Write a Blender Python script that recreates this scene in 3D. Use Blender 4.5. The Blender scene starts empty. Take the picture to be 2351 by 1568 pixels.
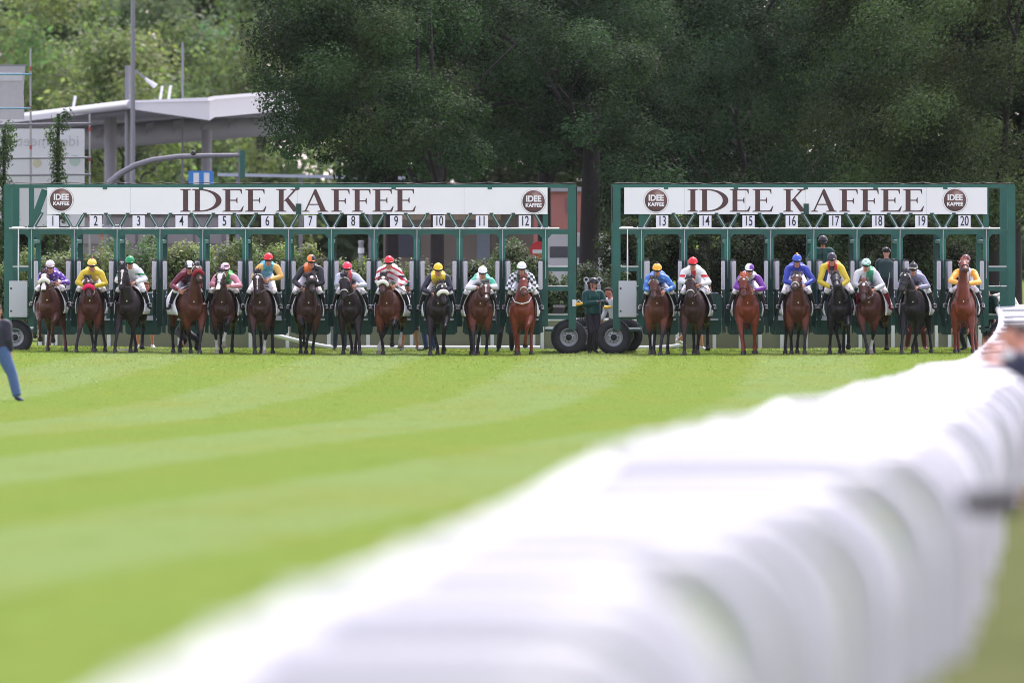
import bpy, bmesh, math, random
import numpy as np
from mathutils import Vector, Matrix, kdtree
random.seed(7); RNG = np.random.default_rng(7)
R = math.radians
SC = bpy.context.scene; COL = SC.collection
# ---------------------------------------------------------------- camera, sky, sun, exposure
DIST = 282.0; S0 = 92.7; EYE = 4.2; HORIZ = 418.0; CX = 1175.5
cd = bpy.data.cameras.new('camera'); cam = bpy.data.objects.new('camera', cd); COL.objects.link(cam)
cam.location = (0, -DIST, EYE); cam.rotation_euler = (R(90), 0, 0)
cd.sensor_width = 36; cd.lens = 36 * DIST * S0 / 2351.0
cd.shift_y = -(784 - HORIZ) / 2351.0
cd.clip_start = 0.5; cd.clip_end = 6000
cd.dof.use_dof = True; cd.dof.focus_distance = DIST - 2; cd.dof.aperture_fstop = 2.15
SC.camera = cam
SC.cycles.filter_width = 0.95
SUN_EL, SUN_AZ = 58.0, 22.0          # behind the gates, a little to the right: the fronts are in shade
w = bpy.data.worlds.new('World'); SC.world = w; w.use_nodes = True
nt = w.node_tree; bg = nt.nodes['Background']
sky = nt.nodes.new('ShaderNodeTexSky'); sky.sky_type = 'NISHITA'; sky.sun_disc = False
sky.sun_elevation = R(SUN_EL); sky.sun_rotation = R(SUN_AZ); sky.dust_density = 1.5; sky.air_density = 1.0; sky.ozone_density = 1.0
hs_ = nt.nodes.new('ShaderNodeHueSaturation'); hs_.inputs['Saturation'].default_value = 0.40; nt.links.new(sky.outputs[0], hs_.inputs['Color'])   # thin bright cloud
tn = nt.nodes.new('ShaderNodeMix'); tn.data_type = 'RGBA'; tn.blend_type = 'MULTIPLY'; tn.inputs[0].default_value = 1; tn.inputs[7].default_value = (1.07, 0.97, 1.06, 1)
nt.links.new(hs_.outputs[0], tn.inputs[6]); nt.links.new(tn.outputs[2], bg.inputs[0]); bg.inputs[1].default_value = 0.15
sl = bpy.data.lights.new('sun', 'SUN'); sun = bpy.data.objects.new('sun', sl); COL.objects.link(sun)
sl.energy = 1.1; sl.angle = R(10); sl.color = (1, 0.95, 0.87)
sd = Vector((math.sin(R(SUN_AZ)) * math.cos(R(SUN_EL)), math.cos(R(SUN_AZ)) * math.cos(R(SUN_EL)), math.sin(R(SUN_EL))))
sun.rotation_euler = sd.to_track_quat('Z', 'Y').to_euler(); sun.location = sd * 200
SC.view_settings.view_transform = 'Standard'; SC.view_settings.look = 'None'
SC.view_settings.exposure = 1.55; SC.view_settings.gamma = 1.0

HAZE = 0.000022
# ---------------------------------------------------------------- helpers
def lin(r, g, b):
    f = lambda c: ((c / 255 + 0.055) / 1.055) ** 2.4 if c > 10 else c / 255 / 12.92
    return (f(r), f(g), f(b))
def W(xd, yd, Y):                       # survey: a point read off the photo and its depth behind the start line -> metres
    s = S0 * DIST / (DIST + Y)
    return Vector(((xd - CX) / s, Y, EYE - (yd - HORIZ) / s))
HT = [(0, 1.9), (20, 1.98), (32, 2.05), (49, 2.14), (61, 2.28), (90, 2.72), (120, 3.12), (150, 3.5), (195, 4.08), (240, 4.2), (282, 4.2), (9999, 4.2)]
def gz(x, y):
    d = max(0.0, DIST + y); h = 1.9
    for (a, ha), (b, hb) in zip(HT, HT[1:]):
        if a <= d <= b:
            t = (d - a) / (b - a); h = ha + (hb - ha) * t; break
    k = min(1, max(0, (d - 190) / 60)) * (1 if d < 300 else max(0, 1 - (d - 300) / 60))
    xx = max(-16, min(16, x))
    lat = -0.045 + (0.10 * (xx / 12.5) ** 2 if x < 0 else 0.055 * (xx / 12) ** 2)
    return EYE - h + lat * k
def new_mat(name):
    m = bpy.data.materials.new(name); m.use_nodes = True
    return m, m.node_tree, m.node_tree.nodes['Principled BSDF']
MATS = {}
def mat(name, col, rough=0.5, metal=0.0, var=0.12, scale=6.0, bump=0.0, coat=0.0):
    if name in MATS: return MATS[name]
    m, t, b = new_mat(name); N, L = t.nodes, t.links
    tc = N.new('ShaderNodeTexCoord'); no = N.new('ShaderNodeTexNoise'); no.inputs['Scale'].default_value = scale; no.inputs['Detail'].default_value = 6
    L.new(tc.outputs['Object'], no.inputs['Vector'])
    mx = N.new('ShaderNodeMix'); mx.data_type = 'RGBA'; mx.blend_type = 'MIX'
    c = Vector(col)
    mx.inputs[6].default_value = (*(c * (1 - var)), 1); mx.inputs[7].default_value = (*[min(1, v * (1 + var)) for v in c], 1)
    L.new(no.outputs['Fac'], mx.inputs[0]); L.new(mx.outputs[2], b.inputs['Base Color'])
    mr = N.new('ShaderNodeMapRange'); mr.inputs[3].default_value = max(0.05, rough - 0.1); mr.inputs[4].default_value = min(1, rough + 0.1)
    L.new(no.outputs['Fac'], mr.inputs[0]); L.new(mr.outputs[0], b.inputs['Roughness'])
    b.inputs['Metallic'].default_value = metal; b.inputs['Coat Weight'].default_value = coat
    if bump:
        bp = N.new('ShaderNodeBump'); bp.inputs['Strength'].default_value = bump; bp.inputs['Distance'].default_value = 0.01
        L.new(no.outputs['Fac'], bp.inputs['Height']); L.new(bp.outputs[0], b.inputs['Normal'])
    MATS[name] = m; return m
def vmat(name, rough=0.6, sheen=0.0, var=0.25, scale=14, bump=0.15, spec=0.4, transl=0.0):
    if name in MATS: return MATS[name]
    m, t, b = new_mat(name); N, L = t.nodes, t.links
    at = N.new('ShaderNodeAttribute'); at.attribute_name = 'Col'
    tc = N.new('ShaderNodeTexCoord'); no = N.new('ShaderNodeTexNoise'); no.inputs['Scale'].default_value = scale; no.inputs['Detail'].default_value = 5
    L.new(tc.outputs['Object'], no.inputs['Vector'])
    mr = N.new('ShaderNodeMapRange'); mr.inputs[3].default_value = 1 - var; mr.inputs[4].default_value = 1 + var
    L.new(no.outputs['Fac'], mr.inputs[0])
    mx = N.new('ShaderNodeMix'); mx.data_type = 'RGBA'; mx.blend_type = 'MULTIPLY'; mx.inputs[0].default_value = 1
    L.new(at.outputs['Color'], mx.inputs[6]); L.new(mr.outputs[0], mx.inputs[7]); L.new(mx.outputs[2], b.inputs['Base Color'])
    b.inputs['Roughness'].default_value = rough; b.inputs['Sheen Weight'].default_value = sheen; b.inputs['Specular IOR Level'].default_value = spec
    if bump:
        bp = N.new('ShaderNodeBump'); bp.inputs['Strength'].default_value = bump; bp.inputs['Distance'].default_value = 0.02
        L.new(no.outputs['Fac'], bp.inputs['Height']); L.new(bp.outputs[0], b.inputs['Normal'])
    if transl:
        tr = N.new('ShaderNodeBsdfTranslucent'); ms = N.new('ShaderNodeMixShader'); ms.inputs[0].default_value = transl
        hs = N.new('ShaderNodeMix'); hs.data_type = 'RGBA'; hs.blend_type = 'MULTIPLY'; hs.inputs[0].default_value = 1
        hs.inputs[7].default_value = (1.4, 1.7, 1.0, 1); L.new(mx.outputs[2], hs.inputs[6]); L.new(hs.outputs[2], tr.inputs[0])
        L.new(b.outputs[0], ms.inputs[1]); L.new(tr.outputs[0], ms.inputs[2]); L.new(ms.outputs[0], N['Material Output'].inputs[0])
    MATS[name] = m; return m
def tag(o, label=None, cat=None, group=None, kind=None):
    if label: o['label'] = label
    if cat: o['category'] = cat
    if group: o['group'] = group
    if kind: o['kind'] = kind
    return o
def empty(name, loc=(0, 0, 0), rz=0.0, parent=None):
    o = bpy.data.objects.new(name, None); COL.objects.link(o); o.location = loc; o.rotation_euler = (0, 0, rz)
    o.empty_display_size = 0.2
    if parent: o.parent = parent
    return o
class MB:
    def __init__(s): s.v = []; s.f = []; s.c = []
    def add(s, vs, fs, col=None):
        n = len(s.v); s.v += [tuple(v) for v in vs]; s.f += [tuple(i + n for i in f) for f in fs]; s.c += [col or (1, 1, 1)] * len(vs); return s
    def box(s, x0, x1, y0, y1, z0, z1, col=None):
        return s.add([(x0, y0, z0), (x1, y0, z0), (x1, y1, z0), (x0, y1, z0), (x0, y0, z1), (x1, y0, z1), (x1, y1, z1), (x0, y1, z1)],
              [(3, 2, 1, 0), (4, 5, 6, 7), (0, 1, 5, 4), (1, 2, 6, 5), (2, 3, 7, 6), (3, 0, 4, 7)], col)
    def bar(s, a, b, wx, wy, col=None):      # square bar from a to b
        a, b = Vector(a), Vector(b); d = (b - a).normalized()
        u = Vector((0, 1, 0)).cross(d); u = u.normalized() if u.length > 1e-3 else Vector((1, 0, 0)); v = d.cross(u)
        P = []
        for p in (a, b):
            for i, j in ((-1, -1), (1, -1), (1, 1), (-1, 1)): P.append(p + u * i * wx / 2 + v * j * wy / 2)
        return s.add(P, [(3, 2, 1, 0), (4, 5, 6, 7), (0, 1, 5, 4), (1, 2, 6, 5), (2, 3, 7, 6), (3, 0, 4, 7)], col)
    def tube(s, pts, r, n=8, col=None):
        pts = [Vector(p) for p in pts]; rr = r if isinstance(r, (list, tuple)) else [r] * len(pts)
        return s.loft(pts, rr, rr, None, n, 0, col)
    def loft(s, pts, rx, ry, lat=(1, 0, 0), n=14, sub=0, col=None):
        pts = [Vector(p) for p in pts]; m = len(pts)
        rx = list(rx) if isinstance(rx, (list, tuple)) else [rx] * m; ry = list(ry) if isinstance(ry, (list, tuple)) else [ry] * m
        cl = list(col) if isinstance(col, list) else [col or (1, 1, 1)] * m
        if sub:
            P, X, Yy, Cc = [], [], [], []
            for i in range(m - 1):
                p0 = pts[max(0, i - 1)]; p1 = pts[i]; p2 = pts[i + 1]; p3 = pts[min(m - 1, i + 2)]
                for k in range(sub):
                    t = k / sub; t2 = t * t; t3 = t2 * t
                    P.append(0.5 * ((2 * p1) + (p2 - p0) * t + (2 * p0 - 5 * p1 + 4 * p2 - p3) * t2 + (3 * p1 - p0 - 3 * p2 + p3) * t3))
                    e = t * t * (3 - 2 * t) * 0.5 + t * 0.5
                    X.append(rx[i] + (rx[i + 1] - rx[i]) * e); Yy.append(ry[i] + (ry[i + 1] - ry[i]) * e)
                    Cc.append(cl[i] if t < 0.5 else cl[i + 1])
            P.append(pts[-1]); X.append(rx[-1]); Yy.append(ry[-1]); Cc.append(cl[-1]); pts, rx, ry, cl = P, X, Yy, Cc; m = len(pts)
        base = len(s.v); L0 = Vector(lat) if lat is not None else None
        for i, p in enumerate(pts):
            d = (pts[min(m - 1, i + 1)] - pts[max(0, i - 1)])
            d = d.normalized() if d.length > 1e-9 else Vector((0, 0, 1))
            if L0 is None:
                L0 = Vector((0, 0, 1)).cross(d)
                if L0.length < 1e-2: L0 = Vector((1, 0, 0))
            l = (L0 - d * L0.dot(d))
            l = l.normalized() if l.length > 1e-6 else d.orthogonal().normalized()
            if lat is None: L0 = l
            q = d.cross(l)
            for k in range(n):
                a = 2 * math.pi * k / n
                s.v.append(tuple(p + l * (math.cos(a) * rx[i]) + q * (math.sin(a) * ry[i]))); s.c.append(cl[i])
        for i in range(m - 1):
            for k in range(n):
                a = base + i * n + k; b = base + i * n + (k + 1) % n
                s.f.append((a, b, b + n, a + n))
        s.f.append(tuple(base + k for k in reversed(range(n)))); s.f.append(tuple(base + (m - 1) * n + k for k in range(n)))
        return s
    def ell(s, c, r, n=12, m=8, col=None, rot=None):
        c = Vector(c); vs = []; fs = []
        for i in range(m + 1):
            th = math.pi * i / m
            for k in range(n):
                a = 2 * math.pi * k / n
                v = Vector((r[0] * math.sin(th) * math.cos(a), r[1] * math.sin(th) * math.sin(a), r[2] * math.cos(th)))
                vs.append(c + (rot @ v if rot else v))
        for i in range(m):
            for k in range(n):
                a = i * n + k; b = i * n + (k + 1) % n; fs.append((b, a, a + n, b + n))
        return s.add(vs, fs, col)
    def lathe(s, c, axis, prof, n=32, col=None):    # prof: (radius, along axis)
        c = Vector(c); d = Vector(axis).normalized(); u = d.orthogonal().normalized(); v = d.cross(u); vs = []; fs = []; m = len(prof)
        for r, t in prof:
            for k in range(n):
                a = 2 * math.pi * k / n; vs.append(c + d * t + u * (r * math.cos(a)) + v * (r * math.sin(a)))
        for i in range(m - 1):
            for k in range(n):
                a = i * n + k; b = i * n + (k + 1) % n; fs.append((a, b, b + n, a + n))
        return s.add(vs, fs, col)
    def prism(s, poly, y0, y1, col=None):        # polygon in x,z (anticlockwise seen from -y), extruded along y, y0 = front
        n = len(poly); vs = [(x, y0, z) for x, z in poly] + [(x, y1, z) for x, z in poly]
        fs = [tuple(range(n)), tuple(reversed(range(n, 2 * n)))] + [(i, i + n, (i + 1) % n + n, (i + 1) % n) for i in range(n)]
        return s.add(vs, fs, col)
    def mesh(s, name):
        m = bpy.data.meshes.new(name); m.from_pydata(s.v, [], s.f); m.update(); return m
    def build(s, name, material, parent=None, smooth=False, colors=False, loc=None):
        m = s.mesh(name); m.materials.append(material)
        bm = bmesh.new(); bm.from_mesh(m); bmesh.ops.recalc_face_normals(bm, faces=bm.faces); bm.to_mesh(m); bm.free()
        if smooth:
            m.shade_smooth()
            if smooth != 'all': m.set_sharp_from_angle(angle=R(50))
        if colors:
            a = m.color_attributes.new('Col', 'FLOAT_COLOR', 'POINT')
            a.data.foreach_set('color', np.array([(*c, 1) for c in s.c], dtype=np.float32).ravel())
        o = bpy.data.objects.new(name, m); COL.objects.link(o)
        if parent: o.parent = parent
        if loc: o.location = loc
        return o
def fuse(name, mb, voxel, material, parent=None, smooth_it=2, recolor=None, extra=None):
    """join overlapping closed lofts into one continuous skin; colours follow the nearest loft vertex"""
    me = mb.mesh(name); ob = bpy.data.objects.new(name, me); COL.objects.link(ob)
    md = ob.modifiers.new('r', 'REMESH'); md.mode = 'VOXEL'; md.voxel_size = voxel
    if smooth_it:
        sm = ob.modifiers.new('s', 'SMOOTH'); sm.factor = 0.5; sm.iterations = smooth_it
    dg = bpy.context.evaluated_depsgraph_get(); m2 = bpy.data.meshes.new_from_object(ob.evaluated_get(dg))
    bpy.data.objects.remove(ob); bpy.data.meshes.remove(me)
    kd = kdtree.KDTree(len(mb.v))
    for i, v in enumerate(mb.v): kd.insert(v, i)
    kd.balance()
    n = len(m2.vertices); cols = np.ones((n, 4), dtype=np.float32)
    for i, v in enumerate(m2.vertices):
        _, j, _ = kd.find(v.co); c = mb.c[j]
        if recolor:
            c2 = recolor(v.co, c)
            if c2 is not None: c = c2
        cols[i, :3] = c
    if extra:                                 # geometry appended as it is (hands, eyes): same mesh
        V = [tuple(v.co) for v in m2.vertices]; F = [tuple(p.vertices) for p in m2.polygons]
        F += [tuple(k + len(V) for k in f) for f in extra.f]; V += extra.v
        cols = np.vstack([cols, np.array([(*c, 1) for c in extra.c], dtype=np.float32)])
        bpy.data.meshes.remove(m2); m2 = bpy.data.meshes.new(name); m2.from_pydata(V, [], F); m2.update()
    m2.name = name; m2.materials.clear(); m2.materials.append(material); m2.shade_smooth()
    a = m2.color_attributes.new('Col', 'FLOAT_COLOR', 'POINT'); a.data.foreach_set('color', cols.ravel())
    o = bpy.data.objects.new(name, m2); COL.objects.link(o)
    if parent: o.parent = parent
    return o
def text_mesh(txt, size, bold=0.0, depth=0.004, sx=1.0, mirror=False, align='CENTER'):
    c = bpy.data.curves.new('t', 'FONT'); c.body = txt; c.size = size; c.extrude = depth; c.offset = bold; c.align_x = align; c.align_y = 'CENTER'
    o = bpy.data.objects.new('t', c); COL.objects.link(o)
    dg = bpy.context.evaluated_depsgraph_get(); m = bpy.data.meshes.new_from_object(o.evaluated_get(dg))
    bpy.data.objects.remove(o); bpy.data.curves.remove(c)
    k = -sx if mirror else sx
    m.transform(Matrix(((k, 0, 0, 0), (0, 0, -1, 0), (0, 1, 0, 0), (0, 0, 0, 1))))   # upright, reading from -y
    if mirror: m.flip_normals()
    return m
def text_obj(name, txt, loc, size, material, parent, **k):
    m = text_mesh(txt, size, **k); m.materials.clear(); m.materials.append(material)
    o = bpy.data.objects.new(name, m); COL.objects.link(o); o.parent = parent; o.location = loc; return o
def leaf_obj(name, P, Nrm, size, cols, material, parent=None, aspect=0.55, up=None):
    """P, Nrm: (n,3); one folded diamond per leaf"""
    n = len(P); a = RNG.normal(size=(n, 3)) if up is None else up + RNG.normal(size=(n, 3)) * 0.35
    Nrm = Nrm / (np.linalg.norm(Nrm, axis=1, keepdims=True) + 1e-9)
    t = a - Nrm * np.sum(a * Nrm, axis=1, keepdims=True); t /= np.linalg.norm(t, axis=1, keepdims=True) + 1e-9
    b = np.cross(Nrm, t); s = np.asarray(size).reshape(-1, 1) * np.ones((n, 1))
    V = np.empty((n, 4, 3)); V[:, 0] = P - t * s / 2; V[:, 1] = P + b * s * aspect / 2 - Nrm * s * 0.08; V[:, 2] = P + t * s / 2; V[:, 3] = P - b * s * aspect / 2 - Nrm * s * 0.08
    m = bpy.data.meshes.new(name); m.vertices.add(4 * n); m.vertices.foreach_set('co', V.ravel().astype(np.float32))
    m.loops.add(4 * n); m.loops.foreach_set('vertex_index', np.arange(4 * n, dtype=np.int32)); m.polygons.add(n)
    m.polygons.foreach_set('loop_start', np.arange(0, 4 * n, 4, dtype=np.int32))
    m.update(); m.validate()
    ca = m.color_attributes.new('Col', 'FLOAT_COLOR', 'POINT')
    cc = np.ones((n, 4, 4), dtype=np.float32); cc[:, :, :3] = cols[:, None, :]; ca.data.foreach_set('color', cc.ravel())
    m.materials.append(material); o = bpy.data.objects.new(name, m); COL.objects.link(o)
    if parent: o.parent = parent
    return o
def clumps_in(center, radii, n, rmin, rmax, shell=0.55, squash=0.75):
    out = []
    for _ in range(n):
        d = RNG.normal(size=3); d /= np.linalg.norm(d); q = shell + (1 - shell) * RNG.random() ** 0.7
        r = RNG.uniform(rmin, rmax); out.append((np.array(center) + d * np.array(radii) * q, np.array([r, r, r * squash])))
    return out
def leaves(name, clumps, n, size, col, material, parent=None, droop=None, colvar=0.25, aspect=0.55):
    wts = np.array([c[1][0] ** 2 for c in clumps]); wts /= wts.sum(); idx = RNG.choice(len(clumps), n, p=wts)
    C = np.array([c[0] for c in clumps])[idx]; Rr = np.array([c[1] for c in clumps])[idx]
    d = RNG.normal(size=(n, 3)); d /= np.linalg.norm(d, axis=1, keepdims=True)
    q = RNG.random((n, 1)) ** 0.45 * (1 + 0.12 * RNG.normal(size=(n, 1)))
    P = C + d * Rr * q
    if droop is not None: P = P + RNG.random((n, 1)) ** 2 * np.array(droop) * Rr[:, :1]
    Nn = d * 0.6 + np.array([0, 0, 0.7]) + RNG.normal(size=(n, 3)) * 0.55
    cv = 1 + colvar * RNG.normal(size=len(clumps)); hue = RNG.normal(size=len(clumps)) * 0.10
    k = np.clip(cv[idx] * (1 + 0.18 * RNG.normal(size=n)), 0.35, 1.9)
    cols = np.array(col)[None, :] * k[:, None]; cols[:, 0] *= 1 + hue[idx] + 0.06 * RNG.normal(size=n); cols = np.clip(cols, 0.003, 0.8)
    sz = RNG.uniform(size[0], size[1], n)
    return leaf_obj(name, P, Nn, sz, cols, material, parent, aspect, up=None if droop is None else np.array([droop]) * 1.0)
# ---------------------------------------------------------------- turf
def turf_mat():
    m, t, b = new_mat('turf'); N, L = t.nodes, t.links
    tc = N.new('ShaderNodeTexCoord'); sp = N.new('ShaderNodeSeparateXYZ'); L.new(tc.outputs['Object'], sp.inputs[0])
    def M(op, a, b2=None, c=None):
        n = N.new('ShaderNodeMath'); n.operation = op
        for i, v in enumerate((a, b2, c)):
            if v is None: continue
            if isinstance(v, (int, float)): n.inputs[i].default_value = v
            else: L.new(v, n.inputs[i])
        return n.outputs[0]
    def noise(scale, detail=4, vec=None, rough=0.55):
        n = N.new('ShaderNodeTexNoise'); n.inputs['Scale'].default_value = scale; n.inputs['Detail'].default_value = detail; n.inputs['Roughness'].default_value = rough
        L.new(vec or tc.outputs['Object'], n.inputs['Vector']); return n.outputs['Fac']
    def mixc(f, a, b2):
        n = N.new('ShaderNodeMix'); n.data_type = 'RGBA'
        if isinstance(f, float): n.inputs[0].default_value = f
        else: L.new(f, n.inputs[0])
        for i, v in ((6, a), (7, b2)):
            if isinstance(v, tuple): n.inputs[i].default_value = (*v, 1)
            else: L.new(v, n.inputs[i])
        return n.outputs[2]
    near = M('MAXIMUM', M('SUBTRACT', -60.0, sp.outputs[1]), 0.0)
    tt = M('ADD', M('SUBTRACT', sp.outputs[0], M('MULTIPLY', sp.outputs[1], 0.03)), M('MULTIPLY', near, 0.033))
    wob = M('MULTIPLY', M('SUBTRACT', noise(0.35, 3), 0.5), 1.1)
    ph = M('MULTIPLY', M('ADD', M('ADD', tt, 2.0), wob), 2 * math.pi / 5.4)
    st = N.new('ShaderNodeMapRange'); st.interpolation_type = 'SMOOTHSTEP'; st.inputs[1].default_value = -0.3; st.inputs[2].default_value = 0.3
    L.new(M('SINE', ph), st.inputs[0])
    dark = (0.140, 0.204, 0.044); light = (0.162, 0.225, 0.074)
    c = mixc(st.outputs[0], light, dark)
    mp = N.new('ShaderNodeMapping'); mp.inputs['Scale'].default_value = (1, 0.16, 1); L.new(tc.outputs['Object'], mp.inputs[0])
    p1 = N.new('ShaderNodeMapRange'); p1.inputs[1].default_value = 0.42; p1.inputs[2].default_value = 0.72; L.new(noise(0.5, 5, mp.outputs[0]), p1.inputs[0])
    c = mixc(M('MULTIPLY', p1.outputs[0], 0.55), c, (0.175, 0.200, 0.045))
    p2 = N.new('ShaderNodeMapRange'); p2.inputs[1].default_value = 0.56; p2.inputs[2].default_value = 0.75; L.new(noise(1.7, 4, mp.outputs[0]), p2.inputs[0])
    c = mixc(M('MULTIPLY', p2.outputs[0], 0.28), c, (0.070, 0.125, 0.008))
    p4 = N.new('ShaderNodeMapRange'); p4.inputs[1].default_value = 0.66; p4.inputs[2].default_value = 0.74; L.new(noise(3.1, 3, mp.outputs[0]), p4.inputs[0])
    c = mixc(M('MULTIPLY', p4.outputs[0], 0.22), c, (0.20, 0.17, 0.06))
    dull = N.new('ShaderNodeMapRange'); dull.interpolation_type = 'SMOOTHSTEP'; dull.inputs[1].default_value = 0.35; dull.inputs[2].default_value = 1.0   # duller brown-green turf on the spectators' side
    L.new(M('SUBTRACT', sp.outputs[0], M('MULTIPLY', M('ADD', sp.outputs[1], 251.0), 0.047)), dull.inputs[0])
    c = mixc(M('MULTIPLY', dull.outputs[0], 0.92), c, mixc(noise(1.2, 5), (0.085, 0.120, 0.030), (0.120, 0.105, 0.070)))
    p3 = N.new('ShaderNodeMapRange'); p3.inputs[1].default_value = 0.3; p3.inputs[2].default_value = 0.7; p3.inputs[3].default_value = 0.74; p3.inputs[4].default_value = 1.24
    L.new(noise(13.0, 6), p3.inputs[0])
    mu = N.new('ShaderNodeMix'); mu.data_type = 'RGBA'; mu.blend_type = 'MULTIPLY'; mu.inputs[0].default_value = 1; L.new(c, mu.inputs[6]); L.new(p3.outputs[0], mu.inputs[7])
    L.new(mu.outputs[2], b.inputs['Base Color']); b.inputs['Roughness'].default_value = 0.95; b.inputs['Specular IOR Level'].default_value = 0.0
    return m, mu.outputs[2]
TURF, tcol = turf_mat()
ys = [-281 + 3 * i for i in range(96)] + [10, 20, 40, 70, 120, 200, 400, 800, 1600, 3000]
xs = [-2000, -600, -200, -80, -40, -25] + [-16 + i for i in range(33)] + [25, 40, 80, 200, 600, 2000]
g = MB(); nx = len(xs)
g.v = [(x, y, gz(x, y)) for y in ys for x in xs]; g.c = [(1, 1, 1)] * len(g.v)
g.f = [(j * nx + i, j * nx + i + 1, (j + 1) * nx + i + 1, (j + 1) * nx + i) for j in range(len(ys) - 1) for i in range(nx - 1)]
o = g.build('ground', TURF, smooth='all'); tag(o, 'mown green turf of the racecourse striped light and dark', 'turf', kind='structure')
# grass blades standing on the turf where single tufts can be told apart
GM = TURF.copy(); GM.name = 'grass_blades'
t_ = GM.node_tree; b_ = t_.nodes['Principled BSDF']; src = b_.inputs['Base Color'].links[0].from_socket
tr_ = t_.nodes.new('ShaderNodeBsdfTranslucent'); ms_ = t_.nodes.new('ShaderNodeMixShader'); ms_.inputs[0].default_value = 0.62
bo = t_.nodes.new('ShaderNodeMix'); bo.data_type = 'RGBA'; bo.blend_type = 'MULTIPLY'; bo.inputs[0].default_value = 1; bo.inputs[7].default_value = (1.75, 1.65, 1.5, 1)
t_.links.new(src, bo.inputs[6]); t_.links.new(bo.outputs[2], tr_.inputs[0]); t_.links.new(bo.outputs[2], b_.inputs['Base Color'])
t_.links.new(b_.outputs[0], ms_.inputs[1]); t_.links.new(tr_.outputs[0], ms_.inputs[2])
t_.links.new(ms_.outputs[0], [n for n in t_.nodes if n.type == 'OUTPUT_MATERIAL'][0].inputs[0])
def grass():
    n = 60000
    y = 6 - 150 * RNG.random(n) ** 3.0; x = RNG.uniform(-13.5, 13.5, n)
    z = np.array([gz(a, b) for a, b in zip(x, y)])
    h = RNG.uniform(0.015, 0.038, n) * (0.6 + 0.9 * RNG.random(n)); tall = RNG.random(n) < 0.003; h[tall] *= 1.5; h *= np.clip(1 + y / 160, .35, 1)
    wd = RNG.uniform(0.012, 0.028, n); a = RNG.uniform(0, math.pi, n); lx, ly = RNG.normal(size=n) * h * 0.5, RNG.normal(size=n) * h * 0.5
    V = np.empty((n, 3, 3)); P = np.stack([x, y, z - 0.004], 1); D = np.stack([np.cos(a) * wd, np.sin(a) * wd * 0.4, 0 * a], 1)
    V[:, 0] = P - D; V[:, 1] = P + D; V[:, 2] = P + np.stack([lx, ly, h], 1)
    m = bpy.data.meshes.new('grass'); m.vertices.add(3 * n); m.vertices.foreach_set('co', V.ravel().astype(np.float32))
    m.loops.add(3 * n); m.loops.foreach_set('vertex_index', np.arange(3 * n, dtype=np.int32)); m.polygons.add(n)
    m.polygons.foreach_set('loop_start', np.arange(0, 3 * n, 3, dtype=np.int32)); m.update(); m.validate()
    m.materials.append(GM); o = bpy.data.objects.new('grass', m); COL.objects.link(o)
    tag(o, 'short green grass blades standing in front of the starting gates', 'grass', kind='stuff')
grass()

# ---------------------------------------------------------------- materials of the gates
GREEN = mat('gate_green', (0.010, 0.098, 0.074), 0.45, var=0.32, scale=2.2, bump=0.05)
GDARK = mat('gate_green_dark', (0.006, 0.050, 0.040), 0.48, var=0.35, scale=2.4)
GPAD = mat('pad_green', (0.016, 0.150, 0.105), 0.5, var=0.15, scale=5, bump=0.2)
WHITE = mat('white_paint', (0.80, 0.80, 0.81), 0.45, var=0.03, scale=3)
SIGNW = mat('sign_white', (0.82, 0.82, 0.82), 0.4, var=0.05, scale=1.3)
PLATE = mat('plate_white', (0.80, 0.80, 0.86), 0.5, var=0.02)
RAILW = mat('rail_plastic', (0.50, 0.495, 0.525), 0.35, var=0.04, scale=1.5)
PADW = mat('pad_pale', (0.42, 0.42, 0.45), 0.5, var=0.08, scale=8)
PADL = mat('pad_light', (0.58, 0.58, 0.60), 0.5, var=0.06, scale=6)
STEEL = mat('bright_steel', (0.70, 0.70, 0.72), 0.3, metal=0.6, var=0.08)
GREY = mat('box_grey', (0.52, 0.54, 0.57), 0.45, var=0.05, scale=2)
BLACK = mat('black_rubber', (0.022, 0.022, 0.026), 0.7, var=0.3, scale=12, bump=0.3)
INK = mat('black_ink', (0.015, 0.015, 0.017), 0.5, var=0.1)
BROWN = mat('brown_letters', (0.075, 0.030, 0.030), 0.45, var=0.06)
YELLOW = mat('yellow_plastic', (0.75, 0.42, 0.02), 0.4, var=0.05)
RIM = mat('rim_silver', (0.36, 0.37, 0.39), 0.42, metal=0.35, var=0.15, scale=9)
def emblem_mat():
    m, t, b = new_mat('emblem_brown'); N, L = t.nodes, t.links     # printed disc: brown with a paler spot in its artwork
    tc = N.new('ShaderNodeTexCoord'); mp = N.new('ShaderNodeMapping'); mp.inputs['Location'].default_value = (-0.06, 0, -0.14); L.new(tc.outputs['Object'], mp.inputs[0])
    ln = N.new('ShaderNodeVectorMath'); ln.operation = 'LENGTH'; L.new(mp.outputs[0], ln.inputs[0])
    cr = N.new('ShaderNodeValToRGB'); cr.color_ramp.elements[0].color = (0.42, 0.30, 0.28, 1); cr.color_ramp.elements[1].position = 0.42; cr.color_ramp.elements[1].color = (0.050, 0.020, 0.021, 1)
    e = cr.color_ramp.elements.new(0.14); e.color = (0.17, 0.07, 0.065, 1)
    L.new(ln.outputs['Value'], cr.inputs[0]); L.new(cr.outputs[0], b.inputs['Base Color']); b.inputs['Roughness'].default_value = 0.4
    return m
EMB = emblem_mat()
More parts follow.
